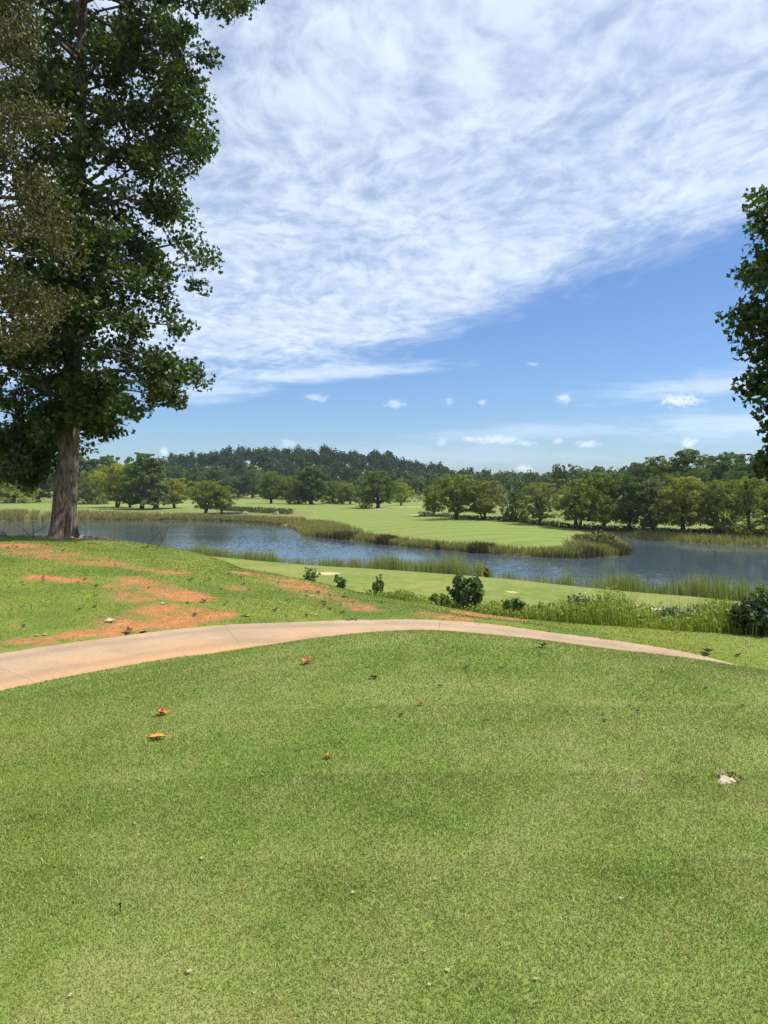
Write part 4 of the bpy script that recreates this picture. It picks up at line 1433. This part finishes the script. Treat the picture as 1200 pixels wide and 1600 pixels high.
# thin out over bare clay: nearest ground vertex
ri = np.clip(np.searchsorted(rows, yy_b), 0, nr - 1)
span = 16 + 1.15 * np.maximum(rows[ri], 0)
ci = np.clip(np.searchsorted(sc_, xx_b / span), 0, nc - 1)
sl = soil.reshape(nr, nc)[ri, ci] + .28 * vnoise(xx_b, yy_b, .5, 41)
ok = rngb.uniform(.05, .66, len(xx_b)) > sl
xx_b, yy_b = xx_b[ok], yy_b[ok]
hz = height(xx_b, yy_b)
dpb_k, par_k = seg_dist(xx_b, yy_b, PATH, False)
hz = np.where(dpb_k < PATH_HW + .02, np.maximum(hz, np.interp(par_k, np.arange(len(PATH)), PATH_Z)), hz)
v, f, t, h_ = blades(np.stack([xx_b, yy_b], 1), hz - .003, (.007 + .0008 * yy_b) * rngb.uniform(.5, 1.4, len(xx_b)), .004 + .0010 * yy_b, rngb, .8)
tag(link('mound_grass', mesh('mound_grass', v, f, M_MOUNDBLADE, {'tint': t, 'hue': h_})), 'rough bright green grass on the mound beyond the path', 'grass', kind='stuff')

# crumbs of clay and grit on the bare patches
cand = np.nonzero((soil > .40) & near_m)[0]
cr = rngb.choice(cand, 3200)
cxy = np.stack([gx[cr], gy[cr]], 1) + rngb.uniform(-.08, .08, (3200, 2))
csz = rngb.uniform(.006, .020, 3200)
cz = height(cxy[:, 0], cxy[:, 1])
oct_ = np.array([(1, 0, 0), (-.8, .2, 0), (0, 1, .1), (.1, -.9, 0), (0, .1, .8), (0, 0, -.6)])
cv = np.concatenate([cxy, cz[:, None]], 1)[:, None, :] + csz[:, None, None] * (oct_[None] * rngb.uniform(.6, 1.3, (3200, 6, 1)))
cf = (np.array([[0, 2, 4], [2, 1, 4], [1, 3, 4], [3, 0, 4]])[None] + (np.arange(3200) * 6)[:, None, None]).reshape(-1, 3)
tag(link('clay_crumbs', mesh('clay_crumbs', cv.reshape(-1, 3), cf, flat('clay_crumb', (.30, .14, .07), .95, 20, .5))), 'loose crumbs of red clay on the bare patches of the mound', 'soil', kind='stuff')

# ------------------------------------------------------------------ reeds, sedge and meadow
def along(poly, i0, i1, n, rng):
    p = poly[i0:i1]
    s = np.concatenate([[0], np.cumsum(np.linalg.norm(np.diff(p, axis=0), axis=1))])
    q = rng.uniform(0, s[-1], n)
    x, y = np.interp(q, s, p[:, 0]), np.interp(q, s, p[:, 1])
    e = .2
    tx, ty = np.interp(q + e, s, p[:, 0]) - np.interp(q - e, s, p[:, 0]), np.interp(q + e, s, p[:, 1]) - np.interp(q - e, s, p[:, 1])
    l = np.hypot(tx, ty) + 1e-9
    return x, y, ty / l, -tx / l, q


def px_index(u, v):
    return int(np.argmin(np.linalg.norm(LAKE - on_level(u, v), axis=1)))


rr = np.random.default_rng(55)
# near shore
ia, ib = px_index(280, 866), px_index(1200, 946)
n = 26000
x, y, nx, ny, q = along(LAKE, ia, ib + 6, n, rr)
cl = vnoise(q, q * 0, 1.3, 61, 3)
off = rr.normal(size=n) * .55 - .15
sgn = np.where(lake_dist(x + nx, y + ny) > 0, 1, -1)
x, y = x + nx * sgn * off, y + ny * sgn * off
uu = 600 + x / y * FPX
hh = np.interp(uu, [270, 300, 450, 560, 640, 700, 740, 770, 800, 870, 885, 930, 1000, 1200], [.8, 1.15, 1.2, 1.35, 1.5, 1.75, 1.75, 1.0, .8, .75, 1.3, 1.25, 1.5, 1.9])
dn = np.interp(uu, [270, 760, 775, 870, 885, 1000, 1200], [1, 1, .40, .35, .65, 1, 1])
ok = (cl + .18 > rr.uniform(-.55, .45, n)) & (rr.uniform(0, 1, n) < dn)
x, y, hh, cl = x[ok], y[ok], hh[ok] * (1 + .35 * cl[ok]), cl[ok]
v, f, t, h_ = blades(np.stack([x, y], 1), height(x, y) - .05, hh * rr.uniform(.45, 1.12, len(x)), .032, rr, .17, True)
tag(link('near_shore_reeds', mesh('near_shore_reeds', v, f, M_REED, {'tint': t, 'hue': h_})), 'thin green and tan reeds along the near shore of the lake', 'reeds', kind='stuff')

# peninsula shore: tan reeds with dark sedge tufts at the waterline
ja, jb = px_index(975, 853), px_index(440, 821)
n = 26000
x, y, nx, ny, q = along(LAKE, ja, jb, n, rr)
sgn = np.where(lake_dist(x + nx, y + ny) > 0, 1, -1)
uu = 600 + x / y * FPX
wd = np.interp(uu, [440, 470, 500, 540, 600, 880, 930, 970], [4, 7, 7, 3, 1.7, 1.7, 4.5, 3.5])
off = rr.uniform(-.05, 1, n) * wd
cl = vnoise(q, off * 0, 3.2, 71, 3)
x, y = x + nx * sgn * off, y + ny * sgn * off
hh = np.interp(uu, [440, 480, 540, 600, 850, 900, 935, 975], [.8, 1.1, .95, .85, .95, 1.35, 1.6, .8])
ok = (lake_dist(x, y) > -.3) & (cl + .5 > rr.uniform(-.6, .6, n))
x, y, hh, off, cl = x[ok], y[ok], hh[ok], off[ok], cl[ok]
dark = (off < 1.3) & (vnoise(x * 1.0, y, 3.2, 81) > 0.16) & (uu[ok] > 470)
v, f, t, h_ = blades(np.stack([x, y], 1)[~dark], height(x[~dark], y[~dark]) - .05, hh[~dark] * rr.uniform(.5, 1.15, (~dark).sum()), .085, rr, .3, True)
tag(link('peninsula_reeds', mesh('peninsula_reeds', v, f, M_REED_TAN, {'tint': t, 'hue': h_})), 'olive and tan reeds fringing the grassy peninsula', 'reeds', kind='stuff')
xd, yd = np.repeat(x[dark], 3) + rr.normal(size=3 * dark.sum()) * .25, np.repeat(y[dark], 3) + rr.normal(size=3 * dark.sum()) * .25
v, f, t, h_ = blades(np.stack([xd, yd], 1), height(xd, yd) - .05, rr.uniform(.5, 1.25, len(xd)), .085, rr, .45, True)
tag(link('peninsula_sedge', mesh('peninsula_sedge', v, f, M_SEDGE, {'tint': t, 'hue': h_})), 'dark purplish sedge at the waterline of the peninsula', 'sedge', kind='stuff')

# far shores
n = 20000
ka, kb_ = px_index(440, 821), len(LAKE) - 30
x, y, nx, ny, q = along(LAKE, ka, px_index(0, 814) + 4, n, rr)
sgn = np.where(lake_dist(x + nx, y + ny) > 0, 1, -1)
uu = 600 + x / y * FPX
wd = np.interp(uu, [0, 100, 250, 330, 440], [16, 12, 7, 4, 6])
off = rr.uniform(0, 1, n) ** 1.3 * wd
x, y = x + nx * sgn * off, y + ny * sgn * off
cl = vnoise(x, y, 7, 91)
ok = cl + .6 > rr.uniform(-.5, .7, n)
x, y, off, uu = x[ok], y[ok], off[ok], uu[ok]
v, f, t, h_ = blades(np.stack([x, y], 1), height(x, y) - .05, rr.uniform(.4, 1.15, len(x)) * np.interp(uu, [0, 250, 440], [1.4, 1.0, .9]), .15, rr, .35, True)
h_ = np.clip(h_ + np.repeat(np.where(off < 3, .5, 0), 5), 0, 1)
tag(link('far_shore_meadow', mesh('far_shore_meadow', v, f, M_MEADOW, {'tint': t, 'hue': h_})), 'pinkish tan meadow grass on the far left shore', 'grass', kind='stuff')
n = 9000
x, y, nx, ny, q = along(LAKE, px_index(1200, 853) - 4, px_index(968, 840), n, rr)
sgn = np.where(lake_dist(x + nx, y + ny) > 0, 1, -1)
off = rr.uniform(-.05, 1, n) * 3.6
x, y = x + nx * sgn * off, y + ny * sgn * off
v, f, t, h_ = blades(np.stack([x, y], 1), height(x, y) - .05, rr.uniform(.3, 1.0, n), .08, rr, .4, True)
tag(link('right_bank_reeds', mesh('right_bank_reeds', v, f, M_REED_TAN, {'tint': t, 'hue': h_})), 'pale green reeds on the right bank below the tree row', 'reeds', kind='stuff')

# undergrowth beneath the right hand row
n = 9000
U_ = rr.uniform(655, 1260, n)
vb_ = np.interp(U_, [655, 800, 900, 1000, 1260], [806, 815, 827, 831, 838])
XYu = []
for u_, v_ in zip(np.linspace(655, 1260, 60), np.interp(np.linspace(655, 1260, 60), [655, 800, 900, 1000, 1260], [806, 815, 827, 831, 838])):
    XYu.append(ground(u_, v_)[:2])
XYu = np.array(XYu)
q = rr.uniform(0, 59, n)
x = np.interp(q, np.arange(60), XYu[:, 0]) + rr.normal(size=n) * .4
y = np.interp(q, np.arange(60), XYu[:, 1]) + rr.uniform(-.6, 3.2, n)
zt = height(x, y) + rr.uniform(0, 1, n) ** 1.2 * (.75 + .45 * vnoise(x, y, 4, 15))
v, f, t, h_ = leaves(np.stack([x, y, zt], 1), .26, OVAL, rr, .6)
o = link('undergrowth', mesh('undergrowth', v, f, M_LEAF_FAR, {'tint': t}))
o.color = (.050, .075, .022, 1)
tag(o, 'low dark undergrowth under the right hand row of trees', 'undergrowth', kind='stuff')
# low hedge of rough beyond the little pond
n = 2600
q = rr.uniform(0, 1, n)
pA, pB = ground(345, 797), ground(455, 803)
x = pA[0] + (pB[0] - pA[0]) * q + rr.normal(size=n) * .6
y = pA[1] + (pB[1] - pA[1]) * q + rr.normal(size=n) * 1.6
v, f, t, h_ = leaves(np.stack([x, y, height(x, y) + rr.uniform(0, 1.2, n)], 1), .4, OVAL, rr, .6)
o = link('pond_scrub', mesh('pond_scrub', v, f, M_LEAF_FAR, {'tint': t}))
o.color = (.095, .105, .030, 1)
tag(o, 'low dark scrub behind the little pond left of the fairway', 'scrub', kind='stuff')

# ------------------------------------------------------------------ weeds on the bank beyond the path
i_e = [int(np.argmin(np.linalg.norm(EDGE - ground(u, v)[:2], axis=1))) for (u, v) in ((545, 925), (1190, 1015))]
n = 30000
x, y, nx, ny, q = along(EDGE, i_e[0], max(i_e[1], i_e[0] + 3) + 8, n, rr)
sgn = np.where(sdist(x + nx, y + ny, UPLAND) > 0, 1, -1)
off = rr.uniform(.35, 3.4, n)
x, y = x + nx * sgn * off, y + ny * sgn * off
uu = 600 + x / y * FPX
hh = np.interp(uu, [540, 600, 660, 760, 850, 950, 1050, 1200], [.30, .42, .42, .45, .58, .74, .76, .7]) * (.68 + .85 * vnoise(x, y, .9, 25, 3)) * np.interp(off, [.3, 1.2, 3.4], [.6, 1, 1.25])
ok = vnoise(x, y, .8, 35) + .75 > rr.uniform(-.2, .9, n)
x, y, hh, uu = x[ok], y[ok], hh[ok], uu[ok]
m_bl = rr.uniform(0, 1, len(x)) < .62
v1, f1, t1, h1 = blades(np.stack([x, y], 1)[m_bl], height(x[m_bl], y[m_bl]) - .03, hh[m_bl] * rr.uniform(.5, 1.25, m_bl.sum()), .016, rr, .3, True)
tag(link('bank_grass', mesh('bank_grass', v1, f1, M_WEED, {'tint': t1, 'hue': h1})), 'tall yellow green grass on the bank between path and lake', 'grass', kind='stuff')
xl, yl, hl = np.repeat(x[~m_bl], 2), np.repeat(y[~m_bl], 2), np.repeat(hh[~m_bl], 2)
xl, yl = xl + rr.normal(size=len(xl)) * .05, yl + rr.normal(size=len(xl)) * .05
v1, f1, t1, h1 = leaves(np.stack([xl, yl, height(xl, yl) + hl * rr.uniform(.1, .95, len(xl))], 1), .055, OVAL, rr, .8)
tag(link('bank_weeds', mesh('bank_weeds', v1, f1, M_WEED, {'tint': t1, 'hue': h1})), 'leafy mixed weeds on the bank between path and lake', 'weeds', kind='stuff')


def shrub(u, v, hpx, wpx, colour, label, name='shrub', seed=0, nleaf=2600, lsize=.075, nst=9, flowers=0, shape=OVAL, cat='shrub', up=.6, feather=False, sink=0.0, off=0.0, fmat=None, group=None, dist=None):
    """a leafy plant: stems and foliage, and flower heads where it has them"""
    rng = np.random.default_rng(100 + seed)
    if dist:
        x_ = (u - 600) / FPX * dist
        g = np.array([x_, dist, gz(x_, dist)])
        H = CAM_Z + ray(u, v - hpx)[2] * dist - g[2]
    else:
        g = ground(u, v)
        H = hpx / FPX * g[1]
    Wd = wpx / FPX * g[1]
    e = link(name, None, None, g)
    w = Wood()
    cents = []
    for i in range(nst):
        az = rng.uniform(0, 6.28)
        r = math.sqrt(rng.uniform(0, 1)) * Wd * .5
        ht = H * (1 - .45 * (r / (Wd * .5)) ** 2) * rng.uniform(.75, 1.0)
        b = np.array([math.cos(az) * r, math.sin(az) * r, ht])
        p = bend(np.array([b[0] * .25, b[1] * .25, -.03]), b, 0, rng, 6, .03)
        w.add(p, np.linspace(max(.012, H * .008), .003, 6), 5)
        for t in np.linspace(.22, 1.0, 9):
            cents.append([np.interp(t, np.linspace(0, 1, 6), p[:, k]) for k in range(3)])
    cents = np.array(cents)
    who = rng.integers(0, len(cents), nleaf)
    gg = rng.normal(size=(nleaf, 3)) * (.055 * Wd if not feather else .03 * Wd) * np.array([1, 1, .8])
    pos = cents[who] + gg
    pos[:, 2] = np.maximum(pos[:, 2], .02)
    vv, ff, tt, hh_ = leaves(pos, lsize, shape, rng, up, None, -0.9 if feather else 0)
    link('stem', w.mesh('stem', M_STEM), e)
    c = link('foliage', mesh('foliage', vv, ff, M_SHRUB, {'tint': tt, 'hue': hh_}), e)
    c.color = (*colour, 1)
    if flowers:
        topi = np.argsort(-cents[:, 2])[:max(10, len(cents) // 3)]
        wf = rng.choice(topi, flowers)
        pos = cents[wf] + rng.normal(size=(flowers, 3)) * .05 * Wd + np.array([0, 0, .03])
        vv, ff, tt, hh_ = leaves(pos, .002 * g[1], OVAL, rng, 2.0)
        fh = link('flower_heads', mesh('flower_heads', vv, ff, fmat or M_FLOWER, {'tint': tt}), e)
        tag(fh, kind='stuff')
    tag(e, label, cat, group)
    return e


shrub(730, 953, 62, 54, (.082, .130, .046), 'largest dark leafy shrub on the bank just beyond the path', seed=1, nleaf=3600, lsize=.07, nst=26, dist=14.9)
shrub(800, 965, 34, 44, (.085, .135, .046), 'small dark shrub on the bank right of the largest shrub', seed=2, nleaf=1500, lsize=.08, nst=9, dist=14.4)
shrub(480, 905, 22, 40, (.110, .165, .050), 'sparse dark sapling left of the other bank plants', seed=3, nleaf=240, lsize=.075, nst=7, name='sapling', cat='sapling', dist=19.5)
shrub(533, 917, 24, 26, (.115, .170, .050), 'little leafy sapling near the end of the clay strip', seed=4, nleaf=330, lsize=.07, nst=6, name='sapling', cat='sapling', dist=17.6)
shrub(592, 928, 34, 22, (.165, .230, .055), 'narrow upright green weed left of the largest shrub', seed=5, nleaf=1300, lsize=.06, nst=9, shape=LANCE, feather=True, name='weed', cat='weed', dist=16.6)
shrub(690, 948, 22, 40, (.180, .265, .045), 'bright green tuft touching the left side of the largest shrub', seed=6, nleaf=1300, lsize=.07, nst=16, shape=LANCE, feather=True, name='weed', cat='weed', dist=15.2)
shrub(950, 995, 74, 56, (.205, .285, .065), 'tall feathery light green weed in the middle of the bank', seed=7, nleaf=3800, lsize=.055, nst=22, shape=LANCE, feather=True, name='feathery_weed', cat='weed', dist=14.6)
shrub(910, 985, 60, 56, (.085, .130, .045), 'dark leaved weed with white flower heads beside the feathery weed', seed=8, nleaf=1700, lsize=.07, nst=14, flowers=800, name='flowering_weed', cat='weed', dist=14.5)
shrub(1062, 1002, 58, 74, (.150, .200, .060), 'spreading weed with dull white flower heads near the right edge', seed=9, nleaf=1900, lsize=.06, nst=18, flowers=800, name='flowering_weed', cat='weed', dist=14.2)
shrub(1015, 990, 34, 50, (.175, .185, .070), 'brownish green weed between the feathery and the flowering weed', seed=10, nleaf=1500, lsize=.055, nst=14, name='weed', cat='weed', dist=14.8)
shrub(1096, 1012, 26, 52, (.26, .27, .035), 'yellow green weed patch left of the dark bush', seed=11, nleaf=1700, lsize=.06, nst=14, name='weed', cat='weed', dist=13.6)
shrub(1132, 1016, 30, 46, (.22, .24, .04), 'yellowish leafy weed touching the dark bush', seed=15, nleaf=1500, lsize=.06, nst=14, name='weed', cat='weed', dist=13.4)
shrub(850, 975, 34, 46, (.200, .245, .065), 'grassy yellow green weed right of the small dark shrub', seed=12, nleaf=1300, lsize=.06, nst=16, shape=LANCE, feather=True, name='weed', cat='weed', dist=14.6)
shrub(1186, 1022, 88, 96, (.045, .075, .028), 'bush with shade-darkened leaf colour at the right edge beneath the overhanging tree', seed=13, nleaf=5200, lsize=.085, nst=24, name='shaded_bush', cat='bush', dist=12.6)  # deep shade is put into the leaf colour; no tree shadow falls here
shrub(1192, 950, 34, 40, (.16, .20, .03), 'bright yellow green shrub at the shore by the right edge', seed=14, nleaf=1500, lsize=.22, nst=14, dist=47)
shrub(762, 906, 20, 14, (.085, .095, .035), 'reed stalks with red brown flower heads on the near shore', seed=16, nleaf=420, lsize=.2, nst=8, shape=LANCE, feather=True, flowers=46, name='flowering_reed', cat='reed', dist=60,
      fmat=flat('red_brown_flower', (.36, .15, .07)))
shrub(932, 866, 36, 74, (.155, .150, .055), 'bushy tan and olive plume grass at the tip of the peninsula', seed=17, nleaf=6000, lsize=.32, nst=50, shape=LANCE, feather=True, name='plume_grass', cat='grass clump', dist=90)

# ------------------------------------------------------------------ fallen leaves, twigs, stones, small things
def leaf_mesh(name, col, curl, seed, lobed=True):
    rng = np.random.default_rng(seed)
    shp = LOBED if lobed else OVAL
    n = len(shp)
    v = np.zeros((n + 1, 3))
    v[:n, 0] = shp[:, 0]
    v[:n, 1] = shp[:, 1] - .45
    v[:n, 2] = .10 + curl * (np.abs(shp[:, 0]) * 1.1 + rng.uniform(0, .25, n) + .5 * (shp[:, 1] - .45) ** 2)
    v[n] = (0, 0, .06)
    f = np.array([[n, i, (i + 1) % n] for i in range(n)])
    s0 = len(v)
    sv, sf = tube([(0, -.45, .12), (.02, -.65, .12), (.05, -.85, .05)], [.02, .018, .015], 4)
    m, nt = material(name)
    tc_ = nt.n('ShaderNodeTexCoord').outputs['Object']
    c = nt.mix(nt.rng(nt.noise(tc_, 3.5, 4), .4, .62), col[0], col[1])
    p = finish(nt, c, .6, nt.noise(tc_, 14, 3), .3, .05, .3)
    return mesh('fallen_leaf', np.concatenate([v, sv]), [f, sf + s0], m)


LF_OR = leaf_mesh('orange_leaf', ((.50, .19, .02), (.64, .30, .035)), .22, 1, False)
LF_OR2 = leaf_mesh('orange_brown_leaf', ((.22, .060, .02), (.52, .20, .03)), .42, 2)
LF_BR = leaf_mesh('brown_leaf', ((.12, .055, .025), (.20, .10, .045)), .4, 3)
LF_DK = leaf_mesh('dark_leaf', ((.025, .018, .013), (.06, .04, .028)), .45, 4)
LF_PALE = leaf_mesh('pale_leaf', ((.30, .25, .13), (.42, .35, .18)), .2, 5)


def fallen(u, v, size, me, label, group=None, rot=None):
    g = ground(u, v)
    o = link('fallen_leaf', me, None, (g[0], g[1], g[2] + .008))
    o.scale = (size, size, size)
    o.rotation_euler = (random.uniform(-.2, .2), random.uniform(-.2, .2), random.uniform(0, 6.28) if rot is None else rot)
    tag(o, label, 'leaf', group)


fallen(251, 1118, .11, LF_OR2, 'curled orange and brown leaf lying on the tee, farther of the two', rot=1.2)
fallen(247, 1156, .115, LF_OR, 'flat bright orange leaf lying on the tee, nearer of the two', rot=1.75)
fallen(238, 1153, .06, LF_OR, 'small orange leaf lobe touching the flat bright orange leaf', rot=.4)
fallen(481, 1037, .11, LF_OR2, 'orange brown leaf near the back edge of the tee')
fallen(513, 1186, .055, LF_OR2, 'tiny red brown leaf alone in the middle of the tee')
fallen(657, 1102, .055, LF_OR2, 'tiny red leaf right of the middle of the tee')
fallen(584, 1061, .07, LF_BR, 'small brown leaf behind the tiny red leaves on the tee')
fallen(550, 973, .17, LF_DK, 'dark brown leaf lying on the middle of the cart path')
fallen(359, 989, .14, LF_OR2, 'orange brown leaf on the cart path below the clay patch', rot=2)
fallen(383, 985, .12, LF_BR, 'small brown leaf on the cart path right of the clay patch')
fallen(750, 980, .13, LF_DK, 'dark leaf on the right part of the cart path')
fallen(223, 990, .13, LF_OR, 'yellow leaf on the near edge of the largest clay patch')
fallen(199, 990, .15, LF_BR, 'brown leaf beside the yellow leaf on the largest clay patch')
fallen(172, 972, .16, LF_PALE, 'pale leaf on the grass left of the largest clay patch')
fallen(320, 941, .15, LF_DK, 'dark curled leaf right of the upper clay strip')
fallen(1105, 1022, .16, LF_DK, 'black curled leaf at the right end of the tee')
fallen(1153, 1026, .10, LF_DK, 'thin dark leaf at the right end of the tee, beside the black one')
fallen(847, 1012, .10, LF_DK, 'dark leaf at the back edge of the tee near the path shadow')
rg = random.Random(3)
for i in range(80):
    u_ = rg.uniform(0, 560)
    lo_ = np.interp(u_, [0, 130, 340, 560], [855, 848, 890, 940])
    hi_ = np.interp(u_, [0, 300, 430, 560], [1005, 978, 965, 960])
    v_ = lo_ + (hi_ - lo_) * rg.uniform(0, 1) ** 1.5
    k_ = rg.choice((0, 0, 1, 1, 2))
    fallen(u_, v_, rg.uniform(.05, .11), (LF_DK, LF_BR, LF_PALE)[k_],
           ('small dark fallen leaf scattered over the grassy mound', 'small brown fallen leaf scattered over the grassy mound', 'small pale fallen leaf scattered over the grassy mound')[k_],
           ('dark leaves on the mound', 'brown leaves on the mound', 'pale leaves on the mound')[k_])
for i in range(20):
    u_, v_ = rg.uniform(20, 1190), rg.uniform(1020, 1560)
    if v_ < 1090 and u_ < 300: continue
    fallen(u_, v_, rg.uniform(.010, .022), LF_PALE, 'tiny pale leaf scrap on the tee turf', 'pale scraps on the tee')
for i in range(16):
    u_, v_ = rg.uniform(600, 1190), rg.uniform(1015, 1130)
    fallen(u_, v_, rg.uniform(.02, .04), LF_DK, 'tiny dark leaf scrap on the right part of the tee', 'dark scraps on the tee')


def stone_mesh(seed, mat, name='stone'):
    rng = np.random.default_rng(seed)
    n, m_ = 7, 10
    V = []
    ph = np.linspace(-math.pi / 2, math.pi / 2, n)
    for p in ph:
        for t in np.linspace(0, 2 * math.pi, m_, endpoint=False):
            d = np.array([math.cos(p) * math.cos(t), math.cos(p) * math.sin(t), math.sin(p)])
            V.append(d * (1 + .16 * math.sin(3 * d[0] + seed) + .14 * math.sin(4 * d[1] + 2 * seed) + .12 * math.sin(5 * d[2] + seed)) * np.array([.5, .42, .32]))
    i = np.arange(n * m_).reshape(n, m_)
    j = np.roll(i, -1, 1)
    f = np.stack([i[:-1], j[:-1], j[1:], i[1:]], -1).reshape(-1, 4)
    return mesh(name, np.array(V), f, mat)


STONES = [stone_mesh(s, M_STONE) for s in (1, 2, 3)]


def stone(u, v, size, label, group=None, name='stone', i=0, cat='stone'):
    g = ground(u, v)
    o = link(name, STONES[i % 3], None, (g[0], g[1], g[2] + size * .12))
    o.scale = (size, size, size)
    o.rotation_euler[2] = i * 1.7
    tag(o, label, cat, group)


stone(1, 838, .42, 'grey stone lying at the left edge of the mound crest', name='stone')
for i, (u_, v_) in enumerate(((28, 838), (36, 838), (44, 839), (52, 838), (80, 842), (94, 843), (104, 842), (112, 842), (136, 843), (141, 840), (150, 842), (128, 841), (66, 841))):
    stone(u_, v_, .14 + .05 * (i % 3), 'small pale stone among the debris round the big trunk', 'stones round the big trunk', i=i)
stone(383, 803, 1.5, 'pale boulder on the bank right of the little pond', name='boulder', i=1, cat='boulder')
stone(431, 804, 1.6, 'pale boulder left of the fairway in the shore grass', name='boulder', i=2, cat='boulder')
stone(650, 784, 1.8, 'pale boulder in the rough behind the row of trees', name='boulder', i=0, cat='boulder')

for i, (u_, v_, pts) in enumerate(((228, 857, [((0, 0, .0), (.25, 0, .35), (.55, .1, .62)), ((.25, 0, .3), (.15, .1, .55), (.22, .1, .8)), ((-.2, 0, .02), (.2, 0, .06), (.6, 0, .03))]),
                                   (246, 858, [((0, 0, 0), (.15, 0, .3), (.36, 0, .72)), ((.15, 0, .3), (.05, .05, .5), (-.05, .05, .7))]),
                                   (46, 838, [((0, 0, 0), (-.2, 0, .25), (-.5, 0, .45)), ((0, 0, .05), (.3, .1, .2), (.6, .1, .4)), ((.1, 0, 0), (.15, 0, .3), (.1, 0, .55))]))):
    w = Wood()
    for p in pts:
        w.add(catmull(p, 4), np.linspace(.012, .004, 9), 5)
    g = ground(u_, v_)
    tag(link('fallen_twig', w.mesh('fallen_twig', M_BARK), None, g), ('bare forked twig on the crest right of the big trunk', 'thin bare twig beside the forked twig on the crest', 'bare twig among stones left of the big trunk')[i], 'twig')

# divot filled with sand
g = ground(1134, 1220)
rg2 = np.random.default_rng(4)
V, F = [(0, 0, .012)], []
for ring, rr_ in enumerate((.35, .7, 1.0)):
    for k_ in range(18):
        a = k_ / 18 * 6.2832
        r = rr_ * (1 + .28 * math.sin(3 * a + 1) + rg2.normal() * .10)
        V.append((r * .050 * math.cos(a), r * .060 * math.sin(a), (.011, .008, -.006)[ring] + rg2.normal() * .002))
F3 = np.array([[0, 1 + k_, 1 + (k_ + 1) % 18] for k_ in range(18)])
F4 = np.array([[1 + r_ * 18 + k_, 19 + r_ * 18 + k_, 19 + r_ * 18 + (k_ + 1) % 18, 1 + r_ * 18 + (k_ + 1) % 18] for r_ in range(2) for k_ in range(18)])
e = link('sand_divot', None, None, (g[0], g[1], g[2] + .006))
e.rotation_euler[2] = -.6
link('sand', mesh('sand', V, [F3, F4], M_SAND), e)
V2, F2 = [], []
for k_ in range(14):
    a, r = rg2.uniform(-.6, 2.4), rg2.uniform(.6, 1.1)
    c = np.array([r * .075 * math.cos(a), r * .075 * math.sin(a), .010])
    d = rg2.normal(size=3) * .014
    s_ = rg2.normal(size=3) * .005
    b0 = len(V2)
    V2 += [c - d - s_, c - d + s_, c + d + s_ + [0, 0, .004], c + d - s_ + [0, 0, .004]]
    F2.append([b0, b0 + 1, b0 + 2, b0 + 3])
link('torn_turf', mesh('torn_turf', V2, np.array(F2), flat('torn_turf', (.16, .125, .06))), e)
tag(e, 'sand filled divot in the turf at the right of the tee', 'divot')

# broken tee pegs
for (u_, v_, l, rz, tilt, lab) in ((188, 1428, .045, .3, .25, 'dark tee peg standing in the turf at lower left'), (752, 1126, .05, 1.4, 1.45, 'dark blue tee peg lying on the tee right of centre')):
    g = ground(u_, v_)
    w = Wood()
    w.add([(0, 0, -.005), (0, 0, l * .35), (0, 0, l * .8), (0, 0, l * .93), (0, 0, l)], [.0012, .0024, .0026, .0048, .0052], 8)
    o = link('tee_peg', w.mesh('tee_peg', M_DARKPLASTIC), None, (g[0], g[1], g[2] + .004))
    o.rotation_euler = (tilt, 0, rz)
    tag(o, lab, 'tee peg')

# pale house glimpsed among the trees of the hill
hx = (552 - 600) / FPX * 425
hzv = CAM_Z + (760 - 749) / FPX * 425
e = link('house', None, None, (hx, 425, hzv))
m_w = np.array([(-2.6, -2.5, -6), (2.6, -2.5, -6), (2.6, 2.5, -6), (-2.6, 2.5, -6), (-2.6, -2.5, 2), (2.6, -2.5, 2), (2.6, 2.5, 2), (-2.6, 2.5, 2), (0, -2.5, 4.2), (0, 2.5, 4.2)])
link('wall', mesh('wall', m_w, [np.array([[0, 1, 5, 4], [1, 2, 6, 5], [2, 3, 7, 6], [3, 0, 4, 7]]), np.array([[4, 5, 8], [6, 7, 9]])], M_WHITE), e)
m_r = np.array([(-3.0, -2.8, 1.7), (0, -2.8, 4.3), (3.0, -2.8, 1.7), (-3.0, 2.8, 1.7), (0, 2.8, 4.3), (3.0, 2.8, 1.7), (-3.0, -2.8, 1.9), (0, -2.8, 4.55), (3.0, -2.8, 1.9), (-3.0, 2.8, 1.9), (0, 2.8, 4.55), (3.0, 2.8, 1.9)])
link('roof', mesh('roof', m_r, np.array([[6, 7, 10, 9], [7, 8, 11, 10], [0, 3, 4, 1], [1, 4, 5, 2], [0, 1, 7, 6], [1, 2, 8, 7], [3, 9, 10, 4], [4, 10, 11, 5], [0, 6, 9, 3], [2, 5, 11, 8]]), M_ROOF), e)
e.scale = (.45, .45, .45)
tag(e, 'small pale house gable glimpsed among the trees of the hill', 'house')

# ------------------------------------------------------------------ the air
m, nt = material('air')
pvn = nt.n('ShaderNodeVolumePrincipled')
pvn.inputs['Color'].default_value = (0.78, 0.90, 1.0, 1)
pvn.inputs['Density'].default_value = 0.00010
pvn.inputs['Anisotropy'].default_value = 0.1
o = nt.n('ShaderNodeOutputMaterial')
nt.t.links.new(pvn.outputs[0], o.inputs['Volume'])
X0, X1, Y0, Y1, Z0, Z1 = -1800, 1800, -60, 1560, -3.2, 60
hv = np.array([(x, y, z) for z in (Z0, Z1) for (x, y) in ((X0, Y0), (X1, Y0), (X1, Y1), (X0, Y1))], float)
hf = np.array([[3, 2, 1, 0], [4, 5, 6, 7], [0, 1, 5, 4], [1, 2, 6, 5], [2, 3, 7, 6], [3, 0, 4, 7]])
tag(link('haze', mesh('haze', hv, hf, m)), 'thin summer haze filling the air over the whole course', 'haze', kind='stuff')
